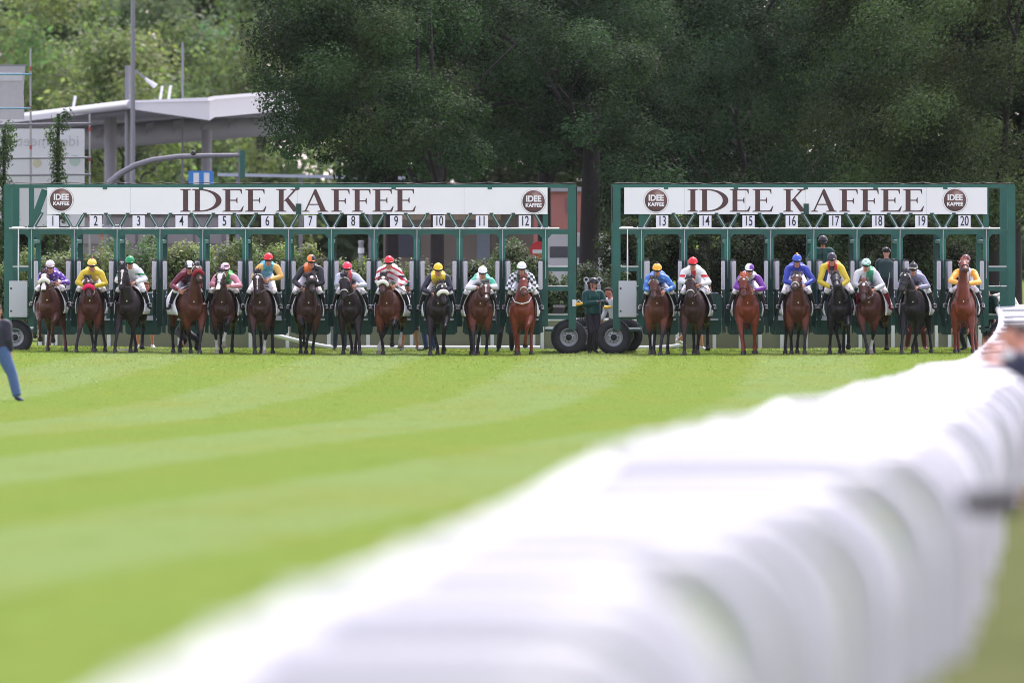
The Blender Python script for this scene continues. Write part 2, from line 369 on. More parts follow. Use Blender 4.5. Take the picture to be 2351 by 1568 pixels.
LET = {
 'I': [[(0,0),(.48,0),(.48,.03),(.35,.06),(.35,.94),(.48,.97),(.48,1),(0,1),(0,.97),(.13,.94),(.13,.06),(0,.03)]],
 'E': [[(0,0),(.88,0),(.95,.25),(.92,.255),(.80,.07),(.70,.055),(.35,.055),(.35,.48),(.60,.48),(.64,.38),(.67,.38),(.67,.63),(.64,.63),(.60,.53),(.35,.53),(.35,.945),(.70,.945),(.79,.93),(.84,.79),(.87,.79),(.86,1),(0,1),(0,.97),(.13,.94),(.13,.06),(0,.03)]],
 'F': [[(0,0),(.50,0),(.50,.03),(.35,.06),(.35,.45),(.60,.45),(.64,.35),(.67,.35),(.67,.60),(.64,.60),(.60,.50),(.35,.50),(.35,.945),(.68,.945),(.76,.93),(.81,.78),(.84,.78),(.83,1),(0,1),(0,.97),(.13,.94),(.13,.06),(0,.03)]],
 'K': [[(0,0),(.48,0),(.48,.03),(.35,.06),(.35,.94),(.48,.97),(.48,1),(0,1),(0,.97),(.13,.94),(.13,.06),(0,.03)],
       [(.36,.47),(.44,.47),(.90,.93),(1.06,.97),(1.06,1),(.66,1),(.66,.97),(.79,.93)],
       [(.40,.53),(.56,.62),(1.02,.08),(1.12,.03),(1.12,0),(.80,0)]],
 'A': [[(0,0),(.32,0),(.32,.03),(.185,.06),(.53,.80),(.50,.90),(.12,.06),(0,.03)],
       [(.66,0),(1.14,0),(1.14,.03),(1.03,.06),(.61,1),(.54,1),(.48,.86),(.80,.06),(.66,.03)],
       [(.29,.30),(.71,.30),(.69,.345),(.31,.345)]],
 'D': [[(0,0),(.35,0),(.35,1),(0,1),(0,.97),(.13,.94),(.13,.06),(0,.03)]] }
LW = {'I': .48, 'E': .95, 'F': .86, 'K': 1.12, 'A': 1.14, 'D': 1.30}
def letter(mb, ch, x0, x1, z0, z1, y):
    kx = (x1 - x0) / LW[ch]; h = z1 - z0
    for i, poly in enumerate(LET[ch]):
        mb.prism([(x0 + px * kx, z0 + pz * h) for px, pz in poly], y - 0.004 - 0.0012 * i, y)
    if ch == 'D':
        n = 18; O, I = [], []
        for k in range(n + 1):
            a = -math.pi / 2 + math.pi * k / n; c, s = math.cos(a), math.sin(a)
            O.append((x0 + (.35 + .95 * c ** .9 if c > 1e-6 else .35) * kx if False else x0 + (.35 + .95 * c) * kx, z0 + (.5 + .5 * s) * h))
            I.append((x0 + (.35 + .70 * max(0, c)) * kx, z0 + (.5 + .445 * s) * h))
        vs = []; fs = []
        for (ox, oz), (ix, iz) in zip(O, I): vs += [(ox, y - .004, oz), (ix, y - .004, iz), (ox, y, oz), (ix, y, iz)]
        for k in range(n):
            a = 4 * k; b = a + 4; fs += [(a, b, b + 1, a + 1), (a, a + 2, b + 2, b), (a + 1, b + 1, b + 3, a + 3)]
        mb.add(vs, fs)
def rounded(x0, x1, z0, z1, r, n=5):
    P = []
    for cx, cz, a0 in ((x1 - r, z0 + r, -90), (x1 - r, z1 - r, 0), (x0 + r, z1 - r, 90), (x0 + r, z0 + r, 180)):
        for k in range(n + 1):
            a = R(a0 + 90 * k / n); P.append((cx + r * math.cos(a), cz + r * math.sin(a)))
    return P
def PX(x, Y=0.0): return (x - CX) / (S0 * DIST / (DIST + Y))
def PZ(y, Y=0.0): return EYE - (y - HORIZ) / (S0 * DIST / (DIST + Y))
def circle(cx, cz, r, n=40): return [(cx + r * math.cos(2 * math.pi * k / n), cz + r * math.sin(2 * math.pi * k / n)) for k in range(n)]
def emblem(board, xd, yd, rad, y):
    cx, cz = PX(xd), PZ(yd); r = rad / S0
    e = MB().prism(circle(0, 0, r * 1.0), -0.006, 0).build('emblem_ring', BROWN, board, loc=(cx, y, cz))
    MB().prism(circle(0, 0, r * 0.985), -0.009, -0.006).build('emblem_band', SIGNW, board, loc=(cx, y, cz))
    MB().prism(circle(0, 0, r * 0.90), -0.013, -0.009).build('emblem', EMB, board, loc=(cx, y, cz))
    text_obj('emblem_lettering', 'IDEE', (cx, y - 0.018, cz + r * 0.20), r * 0.66, SIGNW, board, bold=0.007, sx=0.94)
    text_obj('emblem_lettering', 'KAFFEE', (cx, y - 0.018, cz - r * 0.32), r * 0.40, SIGNW, board, bold=0.005, sx=1.0)
    b = MB().bar((cx - r * 0.29, y - 0.024, cz + r * 0.06), (cx - r * 0.19, y - 0.024, cz + r * 0.34), 0.016, 0.006)
    b.build('emblem_bean', BROWN, board)
def wheel(par, x, y, z, r=0.43, wid=0.34):
    h = wid / 2; pr = [(r * .50, -h * .85), (r * .56, -h * .98), (r * .74, -h * 1.05), (r * .90, -h * .95), (r * .985, -h * .70), (r, -h * .3), (r, h * .3), (r * .985, h * .7), (r * .9, h * .95), (r * .74, h * 1.05), (r * .5, h)]
    t = MB().lathe((0, 0, 0), (0, 1, 0), pr, 48)
    for k in range(54):                        # tread lugs on the shoulder
        a = 2 * math.pi * k / 54; c, s = math.cos(a), math.sin(a); c2, s2 = math.cos(a + .05), math.sin(a + .05)
        for sg in (-1, 1):
            t.bar((c * r * .965, sg * h * .84, s * r * .965), (c2 * r * .995, sg * h * .2, s2 * r * .995), 0.026, 0.03)
    w_ = t.build('wheel', BLACK, par, smooth=True, loc=(x, y, z))
    q = r * .50
    rm = MB().lathe((0, 0, 0), (0, 1, 0), [(q * 1.04, -h * .97), (q * .99, -h * 1.0), (q * .92, -h * .93), (q * .86, -h * .55), (q * .74, -h * .50), (q * .66, -h * .62), (q * .36, -h * .62), (q * .36, -h * .50), (q * .0, -h * .50)], 40)
    rm.build('rim', RIM, w_, smooth=True)
    hb = MB().lathe((0, 0, 0), (0, 1, 0), [(q * .36, -h * .5), (q * .36, -h * .80), (q * .26, -h * .92), (0, -h * .95)], 20)
    for k in range(8):
        a = 2 * math.pi * k / 8; hb.lathe((math.cos(a) * q * .54, -h * .62, math.sin(a) * q * .54), (0, -1, 0), [(.014, 0), (.014, .02), (0, .022)], 8)
    hb.build('hub', BLACK, w_, smooth=True)
    return w_
# ---------------------------------------------------------------- one starting gate
YB = 4.2
def gate(label, xs_, nums, sign, letters, embs, x_out_l, x_out_r, roll):
    g = empty('starting_gate', (PX((xs_[0] + xs_[-1]) / 2), 0, 0)); tag(g, label, 'starting gate', 'starting gates'); gx = g.location.x
    holder = []
    def B(mb, name, m, par=None, **k):
        ob = mb.build(name, m, par or g, **k)
        if par is None: ob.location.x -= gx
        holder.append(ob); return ob
    zt, zb = PZ(424), PZ(432)
    L_, R_ = PX(x_out_l), PX(x_out_r); pw = 0.14
    # end frames and long beams
    for yy in (0, YB):
        B(MB().box(L_, R_, yy - .05, yy + .09, zb, zt), 'top_beam', GREEN)
        B(MB().box(L_, R_, yy - .06, yy + .08, PZ(538), PZ(528)), 'cross_beam', GREEN)
        for xo, s in ((L_, 1), (R_, -1)):
            B(MB().box(min(xo, xo + s * .19), max(xo, xo + s * .19), yy - .09, yy + .11, 0.55, zt - 0.002), 'end_post', GREEN)
    for xo, xi, s in ((L_, PX(xs_[0]), 1), (R_, PX(xs_[-1]), -1)):
        for yd in (618, 663, 728):
            a, b = sorted((xo + s * .19, xi)); B(MB().box(a, b, -.06, .06, PZ(yd + 5), PZ(yd - 5)), 'rung', GREEN)
            B(MB().box(a + .02, b - .02, -.075, .05, PZ(yd - 5) + .001, PZ(yd - 7)), 'rung_cap', STEEL)
        B(MB().box(min(xo, xi), max(xo, xi), -.05, YB + .05, 0.50, 0.56), 'end_platform', GDARK)
    # corner gussets at the top of the opening frames, the stall posts, struts, cables, pipes
    for i, x in enumerate(xs_):
        X = PX(x)
        B(MB().box(X - .068, X + .068, -.085, .085, 0.62, PZ(539)), 'post', GREEN)
        B(MB().box(X - .075, X + .075, -.105, -.086, PZ(600), PZ(548)), 'post_cover', GPAD)
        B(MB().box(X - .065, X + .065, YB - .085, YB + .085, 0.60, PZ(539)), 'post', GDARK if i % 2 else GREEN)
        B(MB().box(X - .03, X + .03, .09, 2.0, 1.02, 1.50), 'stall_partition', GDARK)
        B(MB().box(X - .045, X + .045, .09, YB - .09, PZ(560), PZ(552)), 'stall_rail', GREEN)
        B(MB().tube([(X + .01, -.13, PZ(527)), (X + .004, -.13, PZ(560)), (X + .01, -.13, PZ(640))], .011, 6), 'cable', PADW)
        B(MB().prism([(X - .17, PZ(537.6)), (X - .07, PZ(548)), (X + .07, PZ(548)), (X + .17, PZ(537.6))], -.055, -.02), 'gusset', GREEN)
        for s in (-1, 1):
            if (i == 0 and s < 0) or (i == len(xs_) - 1 and s > 0): continue
            B(MB().bar((X + s * .055, -.0, PZ(524)), (X + s * .27, -.0, PZ(488)), .085, .07), 'strut', GREEN)
            B(MB().bar((X + s * .04, -.05, PZ(524)), (X + s * .255, -.05, PZ(490)), .02, .02), 'strut_pipe', PADW)
    if True:
        B(MB().box(L_ + .1, L_ + .5, -.03, .05, PZ(523), PZ(520)), 'bracket', STEEL)
        X0 = PX(xs_[0]); B(MB().bar((X0 - .02, 0, PZ(528)), (X0 + .34, 0, PZ(436)), .17, .06), 'corner_brace', GREEN)
        for xo, xi in ((L_, PX(xs_[0])), (PX(xs_[-1]), R_)):
            B(MB().box(xi - .06 if xi > xo and xo == L_ else xo - .06, (xi if xo == L_ else xo) + .07, -.04, .06, PZ(528), zb), 'upper_post', GREEN)
    B(MB().tube([(PX(xs_[0]) - .55, -.14, PZ(524.5)), (PX(xs_[-1]) + .35, -.14, PZ(524.5))], .021, 8), 'steel_pipe', STEEL, smooth=True)
    for x in xs_:
        for dx in (-.09, .09): B(MB().box(PX(x) + dx - .012, PX(x) + dx + .012, -.165, -.06, PZ(526.5), PZ(520)), 'pipe_clamp', STEEL)
    pts = [(L_ + .05 + (R_ - L_ - .1) * k / 40, .02, zt + .03 + .014 * math.sin(k * 1.9) + .008 * math.sin(k * 4.1)) for k in range(41)]
    B(MB().tube([(L_ - .012, .02, 3.2)] + [(L_ - .012, .02, zt - .06)] + pts + [(R_ + .012, .02, zt - .06), (R_ + .012, .02, 1.6)], .012, 6), 'power_cable', INK)
    # sign board
    sx0, sx1, sy0, sy1 = sign
    bd = B(MB().box(PX(sx0), PX(sx1), -.14, -.10, PZ(sy1), PZ(sy0)), 'sign_board', SIGNW)
    lt = MB()
    for ch, a, b in letters: letter(lt, ch, PX(a), PX(b), PZ(486.5), PZ(434.5), -.141)
    lt.build('lettering', BROWN, bd)
    nseam = 6
    for k in range(1, nseam):
        xk = PX(sx0 + (sx1 - sx0) * k / nseam); MB().box(xk - .004, xk + .004, -.1425, -.1405, PZ(sy1), PZ(sy0)).build('panel_seam', GREY, bd)
    for k in range(5):
        xk = PX(sx0 + (sx1 - sx0) * (k + .6) / 5.2); MB().box(xk - .055, xk + .055, -.155, -.142, PZ(sy0 + 4), PZ(sy0 - 4)).build('clip', GREEN, bd)
    xk = PX((letters[4][2] + letters[5][1]) / 2 - 6); MB().box(xk - .065, xk + .065, -.165, -.147, PZ(sy1 + 1), PZ(468)).build('clip', GDARK, bd)
    for x in xs_[1:-1]:
        for s in (-1, 1): MB().box(PX(x) + s * .27 - .045, PX(x) + s * .27 + .045, -.15, -.142, PZ(sy1 + 1), PZ(sy1 - 3)).build('clip', GDARK, bd)
    for ex, ey in embs: emblem(bd, ex, ey, 28.5, -.141)
    # number plates
    for n, x in nums:
        p = B(MB().box(PX(x - 14), PX(x + 14), -.19, -.175, PZ(522), PZ(495)), 'number_plate', PLATE)
        text_obj('digits', str(n), (PX(x), -.195, PZ(508.5)), .345, INK, p, bold=.003, sx=.62)
    # rear doors behind the horses, front doors swung open
    for i in range(len(xs_) - 1):
        a, b = PX(xs_[i]) + .075, PX(xs_[i + 1]) - .075
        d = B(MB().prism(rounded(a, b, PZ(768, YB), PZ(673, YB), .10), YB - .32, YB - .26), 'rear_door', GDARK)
        MB().tube([(a + .02, YB - .29, PZ(690, YB)), (a + .03, YB - .29, PZ(677, YB)), (a + .10, YB - .29, PZ(672.5, YB)), (b - .10, YB - .29, PZ(672.5, YB)), (b - .03, YB - .29, PZ(677, YB)), (b - .02, YB - .29, PZ(690, YB))], .017, 6).build('top_tube', PADW, d, smooth=True)
        c = (a + b) / 2; MB().box(c - .006, c + .006, YB - .327, YB - .323, PZ(764, YB), PZ(676, YB)).build('door_seam', INK, d)
        MB().box(c - .38, c + .38, YB - .44, YB - .322, PZ(735, YB), PZ(731.5, YB)).build('step', PADW, d)
        MB().box(c - .36 + .15 * (i % 3), c - .02 + .15 * (i % 3), YB - .345, YB - .323, PZ(731, YB), PZ(725, YB)).build('tread_plate', PADW, d)
        for X, s in ((PX(xs_[i]), 1), (PX(xs_[i + 1]), -1)):
            x0 = X + s * .085; x1 = X + s * .150
            dp = MB(); dp.prism([(-.018, PZ(764)), (.018, PZ(764)), (.018, PZ(664)), (-.018, PZ(664))], -.86, -.10)
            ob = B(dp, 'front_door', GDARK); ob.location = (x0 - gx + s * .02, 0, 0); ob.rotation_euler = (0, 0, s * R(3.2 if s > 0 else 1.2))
            MB().prism(rounded(-.044, .044, PZ(664.5), PZ(599), .02, 3), -.90, -.10).build('pad', PADL, ob)
            MB().box(-.030, .030, -.908, -.901, PZ(662), PZ(602)).build('pad_face', PADW, ob)
            MB().box(-.05, .05, -.905, -.1, PZ(598.5), PZ(595.5)).build('pad_cap', INK, ob)
            MB().tube([(.03 * s, -.88, PZ(672)), (.01, -.89, PZ(695)), (-.012 * s, -.88, PZ(722))], .022, 6).build('buffer', INK, ob, smooth=True)
            MB().tube([(.04 * s, -.88, PZ(668)), (.02 * s, -.9, PZ(682))], .012, 6).build('latch', STEEL, ob)
            MB().bar((-.02 * s, -.86, PZ(724)), (-.05 * s, -.86, PZ(762)), .05, .04).build('door_foot', GDARK, ob)
    return g, holder, gx
A_x = [72 + 98.3 * i for i in range(13)]; B_x = [1472 + 98.9 * i for i in range(9)]
LA = [('I',414,439),('D',441,509),('E',511,560),('E',563,612),('K',634,690),('A',694,754),('F',760,804),('F',808,852),('E',855,904),('E',906,955)]
LB = [('I',1578,1603),('D',1605,1672),('E',1675,1723),('E',1727,1775),('K',1798,1852),('A',1861,1921),('F',1926,1970),('F',1974,2018),('E',2021,2070),('E',2072,2121)]
gA, hA, gxA = gate('long green starting gate with stalls 1 to 12 under a white coffee sign', A_x, [(k + 1, 122 + 98.45 * k) for k in range(12)], (109, 1257, 431, 492), LA, [(141, 459), (1225, 463)], 10, 1323, 0)
gB, hB, gxB = gate('shorter green starting gate with stalls 13 to 20 at the right', B_x, [(k + 13, 1520 + 99.1 * k) for k in range(8)], (1433, 2266, 431, 492), LB, [(1506, 461), (2192, 460)], 1407, 2330, 0)
# wheels, control boxes, couplings
def gate_wheel(g, gx, xd, y, r=.44): return wheel(g, PX(xd) - gx, y, .355, r)
gate_wheel(gA, gxA, 1306, .10); gate_wheel(gA, gxA, 1342, 3.4); gate_wheel(gA, gxA, 34, .1)
gate_wheel(gB, gxB, 1409, .10); gate_wheel(gB, gxB, 1438, 3.4); gate_wheel(gB, gxB, 2308, .1)
for g_, gx_, xd in ((gA, gxA, 1306), (gB, gxB, 1409), (gA, gxA, 34), (gB, gxB, 2308)):
    MB().box(PX(xd) - .06, PX(xd) + .06, .25, 3.3, .34, .46).build('axle_beam', GDARK, g_, loc=(-gx_, 0, 0))
    MB().box(PX(xd) - .09, PX(xd) + .09, .24, .36, .46, .56).build('axle_mount', GDARK, g_, loc=(-gx_, 0, 0))
for g_, gx_, a, b in ((gA, gxA, 22, 64), (gB, gxB, 1420, 1461)):
    q = MB().prism(rounded(PX(a), PX(b), PZ(728), PZ(645), .015, 3), -.30, -.12).build('control_box', GREY, g_, loc=(-gx_, 0, 0))
    MB().prism(rounded(PX(a) + .012, PX(b) - .012, PZ(727), PZ(646), .012, 3), -.312, -.301).build('box_door', GREY, q)
    for yd in (662, 714): MB().lathe((PX(a) + .05, -.313, PZ(yd)), (0, -1, 0), [(.024, 0), (.024, .012), (.012, .016), (0, .016)], 12).build('lock', INK, q)
    MB().tube([((PX(a) + PX(b)) / 2, -.2, PZ(645)), ((PX(a) + PX(b)) / 2, -.2, PZ(608)), ((PX(a) + PX(b)) / 2, -.2, PZ(523))], [.014, .022, .012], 8).build('riser_pipe', STEEL, q)
q = MB().box(PX(1314), PX(1323), -.16, -.10, PZ(703), PZ(688)).build('coupling_plug', WHITE, gA, loc=(-gxA, 0, 0))
MB().tube([(PX(1322), -.13, PZ(699)), (PX(1332), -.13, PZ(697.5)), (PX(1338), -.13, PZ(696))], [.04, .045, .025], 10).build('plug_handle', YELLOW, q)
MB().tube([(PX(1322), -.13, PZ(694)), (PX(1328), -.13, PZ(689)), (PX(1334), -.13, PZ(693))], .014, 6).build('plug_ring', WHITE, q)
MB().tube([(PX(1387), -.13, PZ(705)), (PX(1394), -.13, PZ(705.5)), (PX(1404), -.13, PZ(704))], [.05, .045, .03], 10).build('plug_handle', YELLOW, gB, loc=(-gxB, 0, 0))
for (xa, ya, xb, yb_) in ((1347, 655, 1354, 745), (1377, 655, 1375, 745)):
    q = MB().bar((PX(xb), 2.0, PZ(yb_)), (PX(xa), 2.0, PZ(ya)), .09, .09).build('jack_post', PADW, gA, loc=(-gxA, 0, 0))
    MB().tube([(PX(xa), 2.0, PZ(ya + 2)), (PX(xa) - .01, 2.0, PZ(ya - 5))], .025, 8).build('jack_rod', STEEL, q)
    MB().tube([(PX(xa) + .055 * math.cos(a), 2.0, PZ(ya - 11) + .055 * math.sin(a)) for a in [k * math.pi / 6 for k in range(13)]], .018, 6).build('eye', STEEL, q)
tb = empty('toolbox', (PX(1283), -.0, PZ(722.5))); tag(tb, 'dark toolbox with a pale lid standing on the low rung beside stall 12', 'toolbox')
MB().prism(rounded(-.14, .14, 0, .17, .02, 3), -.05, .10).build('case', INK, tb); MB().prism(rounded(-.15, .15, .172, .235, .02, 3), -.06, .11).build('lid', mat('lid_grey', (.25, .25, .27), .5), tb)
MB().box(-.145, .145, -.066, -.061, .178, .190).build('lid_band', mat('band_red', (.3, .09, .06), .5), tb)
MB().tube([(-.07, .02, .24), (-.06, .02, .275), (.06, .02, .275), (.07, .02, .24)], .012, 6).build('handle', INK, tb)

# ---------------------------------------------------------------- white running rail that sweeps from the camera to the gate
RD = [(12, -.98), (21.6, -.85), (32, -.53), (38, -.17), (49, .36), (61, .95), (90, 2.2), (120, 3.75), (150, 5.35), (195, 7.95), (240, 10.2), (290, 12.3)]
dd = np.array([a for a, _ in RD]); xx_ = np.array([b for _, b in RD]); PF = np.polyfit(dd, xx_, 5)
def bump(d): return sum(a * math.exp(-((d - c) / (.07 * c)) ** 2) for c, a in ((89, .06), (117, .04), (156, .06)))
def tiph(d): return float(np.interp(d, [28, 36, 44, 52, 90, 150, 200], [.92, .86, .83, .86, .88, .95, 1.02]))
def rail_x(d): return float(np.polyval(PF, d)) - .7 * bump(d)
rr = empty('running_rail', (rail_x(100), 100 - DIST, 0)); tag(rr, 'white plastic running rail on curved gooseneck posts sweeping along the turf', 'rail')
def rbuild(mb, name, m): 
    ob = mb.build(name, m, rr, smooth=True); ob.location = (-rr.location.x, -rr.location.y, 0); return ob
pts = []; d = 13.0
while d < 291: pts.append((rail_x(d), d - DIST, gz(rail_x(d), d - DIST) + tiph(d) + bump(d))); d += 2.0 if d < 120 else 4
rbuild(MB().loft(pts, .078, .066, (1, 0, 0), 14), 'rail_tube', RAILW)
d = 14.0
while d < 289:
    OV = float(np.interp(d, [34, 45, 54, 64], [1.02, 1.38, 1.60, 1.62])) + RNG.normal() * .025; x = rail_x(d); y = d - DIST; z = gz(x + OV, y); zt = gz(x, y) + tiph(d) + bump(d) + RNG.normal() * .012; r_ = .30 + RNG.uniform(-.03, .05)
    P = [(x - .04, y, zt - .01), (x + .3, y, zt + .01)] + [(x + OV - r_ + r_ * math.sin(R(q)), y, zt + .01 - r_ * 1.15 * (1 - math.cos(R(q)))) for q in (0, 22, 45, 67, 90)] + [(x + OV, y, z + .35), (x + OV, y, z + .1), (x + OV, y, z - .05)]
    rbuild(MB().loft(P, .09, [.080] * 10, (0, 1, 0), 12, 2), 'gooseneck_post', RAILW)
    d += 2.9 if d < 64 else 4.4
# ---------------------------------------------------------------- low screened fence behind the gates
YF = 7.0
OLIVE = mat('olive_screen', (0.235, 0.240, 0.160), 0.9, var=0.22, scale=1.3, bump=0.1)
f_ = empty('fence', (0, YF, 0)); tag(f_, 'low white railed fence with olive screening behind the starting gates', 'fence')
x0, x1 = PX(85, YF), PX(2290, YF); ztop = PZ(737, YF)
MB().box(x0, x1, -.02, .02, -.08, ztop).build('screen', OLIVE, f_)
MB().loft([(x0, 0, ztop + .03), (x1, 0, ztop + .03)], .035, .04, (0, 1, 0), 10).build('top_rail', WHITE, f_, smooth=True)
for xd in (92, 107, 122, 128, 250, 412, 575, 660, 755, 845, 945, 1100, 1130, 1225, 1245, 1500, 1555, 1640, 1700, 1745, 1795, 1850, 1945, 1975, 2050, 2150, 2180, 2225, 2250, 2265, 2285):
    x = PX(xd, YF); MB().box(x - .045, x + .045, -.09, -.022, -.08, ztop + .001).build('post', WHITE, f_)
# loose white rail ends lying against the fence
for pth, lab in ((((630, 769), (690, 784), (760, 798), (820, 803), (1240, 803)), 'loose white rail length bending down to the turf behind stalls 7 and 8'),
                 (((1462, 800), (1500, 798), (1540, 796), (1575, 790)), 'short loose white rail piece lying behind stall 13')):
    p3 = [W(a, b, YF - .5) for a, b in pth]
    for v in p3: v.z = max(v.z, .045 + gz(v.x, YF))
    o = MB().loft(p3, .05, .055, (0, 1, 0), 10, 6).build('loose_rail', WHITE, smooth=True); tag(o, lab, 'rail')
# ---------------------------------------------------------------- vegetation
LEAF_DARK = vmat('leaf_dark', 0.7, var=0.3, scale=2.5, bump=0, spec=0.12, transl=0.30)
LEAF_FAR = vmat('leaf_light', 0.55, var=0.3, scale=1.2, bump=0, spec=0.3, transl=0.45)
LEAF_HEDGE = vmat('leaf_hedge', 0.5, var=0.3, scale=3, bump=0, spec=0.35, transl=0.35)
BARK = mat('bark', (0.022, 0.018, 0.017), 0.95, var=0.5, scale=9, bump=0.9)
def limb(mb, a, b, r0, r1, wig=0.25, n=7):
    a, b = Vector(a), Vector(b); L = (b - a).length; P = []
    for k in range(n):
        t = k / (n - 1); w_ = math.sin(t * math.pi) * wig * L * 0.2
        P.append(a.lerp(b, t) + Vector((random.uniform(-w_, w_), random.uniform(-w_, w_), random.uniform(-w_, w_) + t * (1 - t) * 0.25 * L)))
    mb.tube(P, [r0 + (r1 - r0) * k / (n - 1) for k in range(n)], 9)
    return P
def tree(name, label, cat, base, trunk_h, r, cl, n, size, col, lm, group, limbs=9, droop=None, lean=0.0, colvar=0.25):
    t = empty(name, base); tag(t, label, cat, group); b = Vector(base)
    cl2 = [(c - np.array(base), rr) for c, rr in cl]
    tm = MB(); top = Vector((lean, 0, trunk_h))
    tm.tube([(0, 0, -.4), (lean * .05, 0, .15), (lean * .2, .02, trunk_h * .3), (lean * .55, 0, trunk_h * .65), top], [r * 1.5, r * 1.12, r, r * .93, r * .85], 14)
    tm.build('trunk', BARK, t, smooth=True)
    lb = MB(); far_ = sorted(cl2, key=lambda c: RNG.random())[:limbs]
    for c, rr in far_:
        P = limb(lb, top - Vector((0, 0, random.uniform(0, trunk_h * .25))), Vector(c), r * random.uniform(.28, .45), .02)
        for q in range(2): limb(lb, P[3 + q], Vector(c) + Vector(RNG.normal(size=3) * rr * .8), r * .15, .012, n=5)
    lb.build('limbs', BARK, t, smooth=True)
    leaves('crown', cl2, n, size, col, lm, t, droop, colvar); return t
def box_clumps(xd0, xd1, z0, z1, y0, y1, n, rmin, rmax, squash=.75):
    out = []
    for _ in range(n):
        y = RNG.uniform(y0, y1); s = S0 * DIST / (DIST + y); r = RNG.uniform(rmin, rmax)
        out.append((np.array([(RNG.uniform(xd0, xd1) - CX) / s, y, RNG.uniform(z0, z1)]), np.array([r, r, r * squash])))
    return out
def base_at(xd, Y): return (PX(xd, Y), Y, 0.0)
# two dark oaks behind the gates
cl = clumps_in((PX(825, 34), 36, 9.2), (2.9, 4.0, 4.2), 46, .7, 1.3, .45) + box_clumps(600, 1080, 4.9, 8.6, 30, 38, 40, .6, 1.0) + box_clumps(640, 960, 4.5, 5.4, 32, 37, 8, .35, .6, .5) + box_clumps(880, 1100, 4.55, 7, 28.5, 31, 22, .4, .7) + box_clumps(615, 710, 5.4, 7.0, 31, 35, 9, .45, .65)
tree('oak_tree', 'dark green oak overhanging the sign of stalls 5 to 9', 'tree', base_at(1004, 33), 4.6, .20, cl, 90000, (.07, .14), (.034, .060, .026), LEAF_DARK, 'dark trees behind the gates', 8, colvar=.36)
cl = clumps_in((PX(1230, 40), 42, 9.4), (4.2, 4.2, 4.6), 56, .8, 1.4, .4) + box_clumps(1010, 1500, 5.0, 8.2, 36, 46, 34, .7, 1.2) + box_clumps(980, 1130, 4.45, 5.2, 35, 39, 7, .3, .5, .5) + box_clumps(1160, 1490, 4.7, 9, 32.5, 36, 26, .5, .9)
tree('oak_tree', 'dark green oak with its thick trunk in the gap between the gates', 'tree', base_at(1349, 38), 6.2, .28, cl, 110000, (.07, .14), (.031, .054, .026), LEAF_DARK, 'dark trees behind the gates', 7, lean=.15, colvar=.36)
cl = box_clumps(1440, 1960, 2.8, 12.5, 44, 54, 90, .8, 1.5) + box_clumps(1400, 1560, 1.6, 5.2, 33, 38, 16, .5, .8) + box_clumps(1440, 1960, 4.0, 9, 40, 43, 34, .5, .9)
tree('maple_tree', 'dark dense tree with layered crown behind the sign of stalls 13 to 18', 'tree', base_at(1672, 46), 3.2, .24, cl, 110000, (.07, .145), (.030, .053, .028), LEAF_DARK, 'dark trees behind the gates', 5, colvar=.38)
cl = []
for k in range(110):
    y = RNG.uniform(36, 46); xd = RNG.uniform(1880, 2480); r = RNG.uniform(.55, 1.0)
    zlow = 3.2 + max(0, (2020 - xd)) / 60
    cl.append((np.array([PX(xd, y), y, RNG.uniform(zlow, 12.5)]), np.array([r * 1.2, r, r * .6])))
tree('willow_tree', 'olive green willow with slanting hanging foliage above stall 20', 'tree', base_at(2280, 43), 4.0, .26, cl, 105000, (.065, .14), (.056, .078, .033), LEAF_DARK, 'dark trees behind the gates', 5, droop=(-.75, 0, -1.0), colvar=.38)
for xd, Y, lab in ((900, 66, 'dark tree standing deep behind the oak above stalls 5 to 9'), (1250, 70, 'dark tree standing deep behind the thick trunk'), (1620, 68, 'dark tree standing deep behind the sign of stall 14'), (1980, 70, 'dark tree standing deep behind the sign of stall 18'), (2330, 66, 'dark tree standing deep behind the willow')):
    b = base_at(xd, Y); cl = clumps_in((b[0], Y, 8.2), (3.4, 3.0, 4.6), 60, .9, 1.6, .3)
    tree('beech_tree', lab, 'tree', b, 4.5, .22, cl, 40000, (.14, .26), (.022, .040, .018), LEAF_DARK, 'dark trees behind the gates', 7)
# paler trees far behind at the left
for i, (xd, Y, zr, rad, hh, n, c, lab) in enumerate((
    (-60, 160, 9, 4.2, 15, 15000, (.165, .200, .085), 'pale yellow green tree at the top left edge behind the scaffold'),
    (170, 175, 9, 4.0, 16, 16000, (.170, .205, .088), 'pale yellow green tree left of the tall lamp post'),
    (300, 150, 6, 3.0, 10, 12000, (.172, .208, .085), 'bushy yellow green tree directly behind the tall lamp post'),
    (430, 190, 9, 4.2, 17, 16000, (.140, .180, .100), 'bluish green tree right of the tall lamp post'),
    (600, 170, 9, 4.0, 16, 15000, (.162, .198, .085), 'yellow green tree seen beside the left edge of the oak'))):
    b = base_at(xd, Y)
    cl = clumps_in((b[0], Y, hh * .55), (rad, rad, hh * .5), 46, .9, 1.7, .4, .8)
    tree('lime_tree', lab, 'tree', b, hh * .4, .22, cl, n, (.18, .34), c, LEAF_FAR, 'pale trees behind the bus station', 8, colvar=.3)
# far wood that closes the view
cl = []
for k in range(420):
    y = RNG.uniform(205, 225); s = S0 * DIST / (DIST + y); r = RNG.uniform(1.6, 2.8)
    cl.append((np.array([(RNG.uniform(-250, 2600) - CX) / s, y, RNG.uniform(0, 19)]), np.array([r, r, r * .8])))
o = leaves('wood', cl, 90000, (.5, .95), (.105, .138, .070), LEAF_FAR, colvar=.3); tag(o, 'far wood of green trees closing the view', 'wood', kind='stuff')
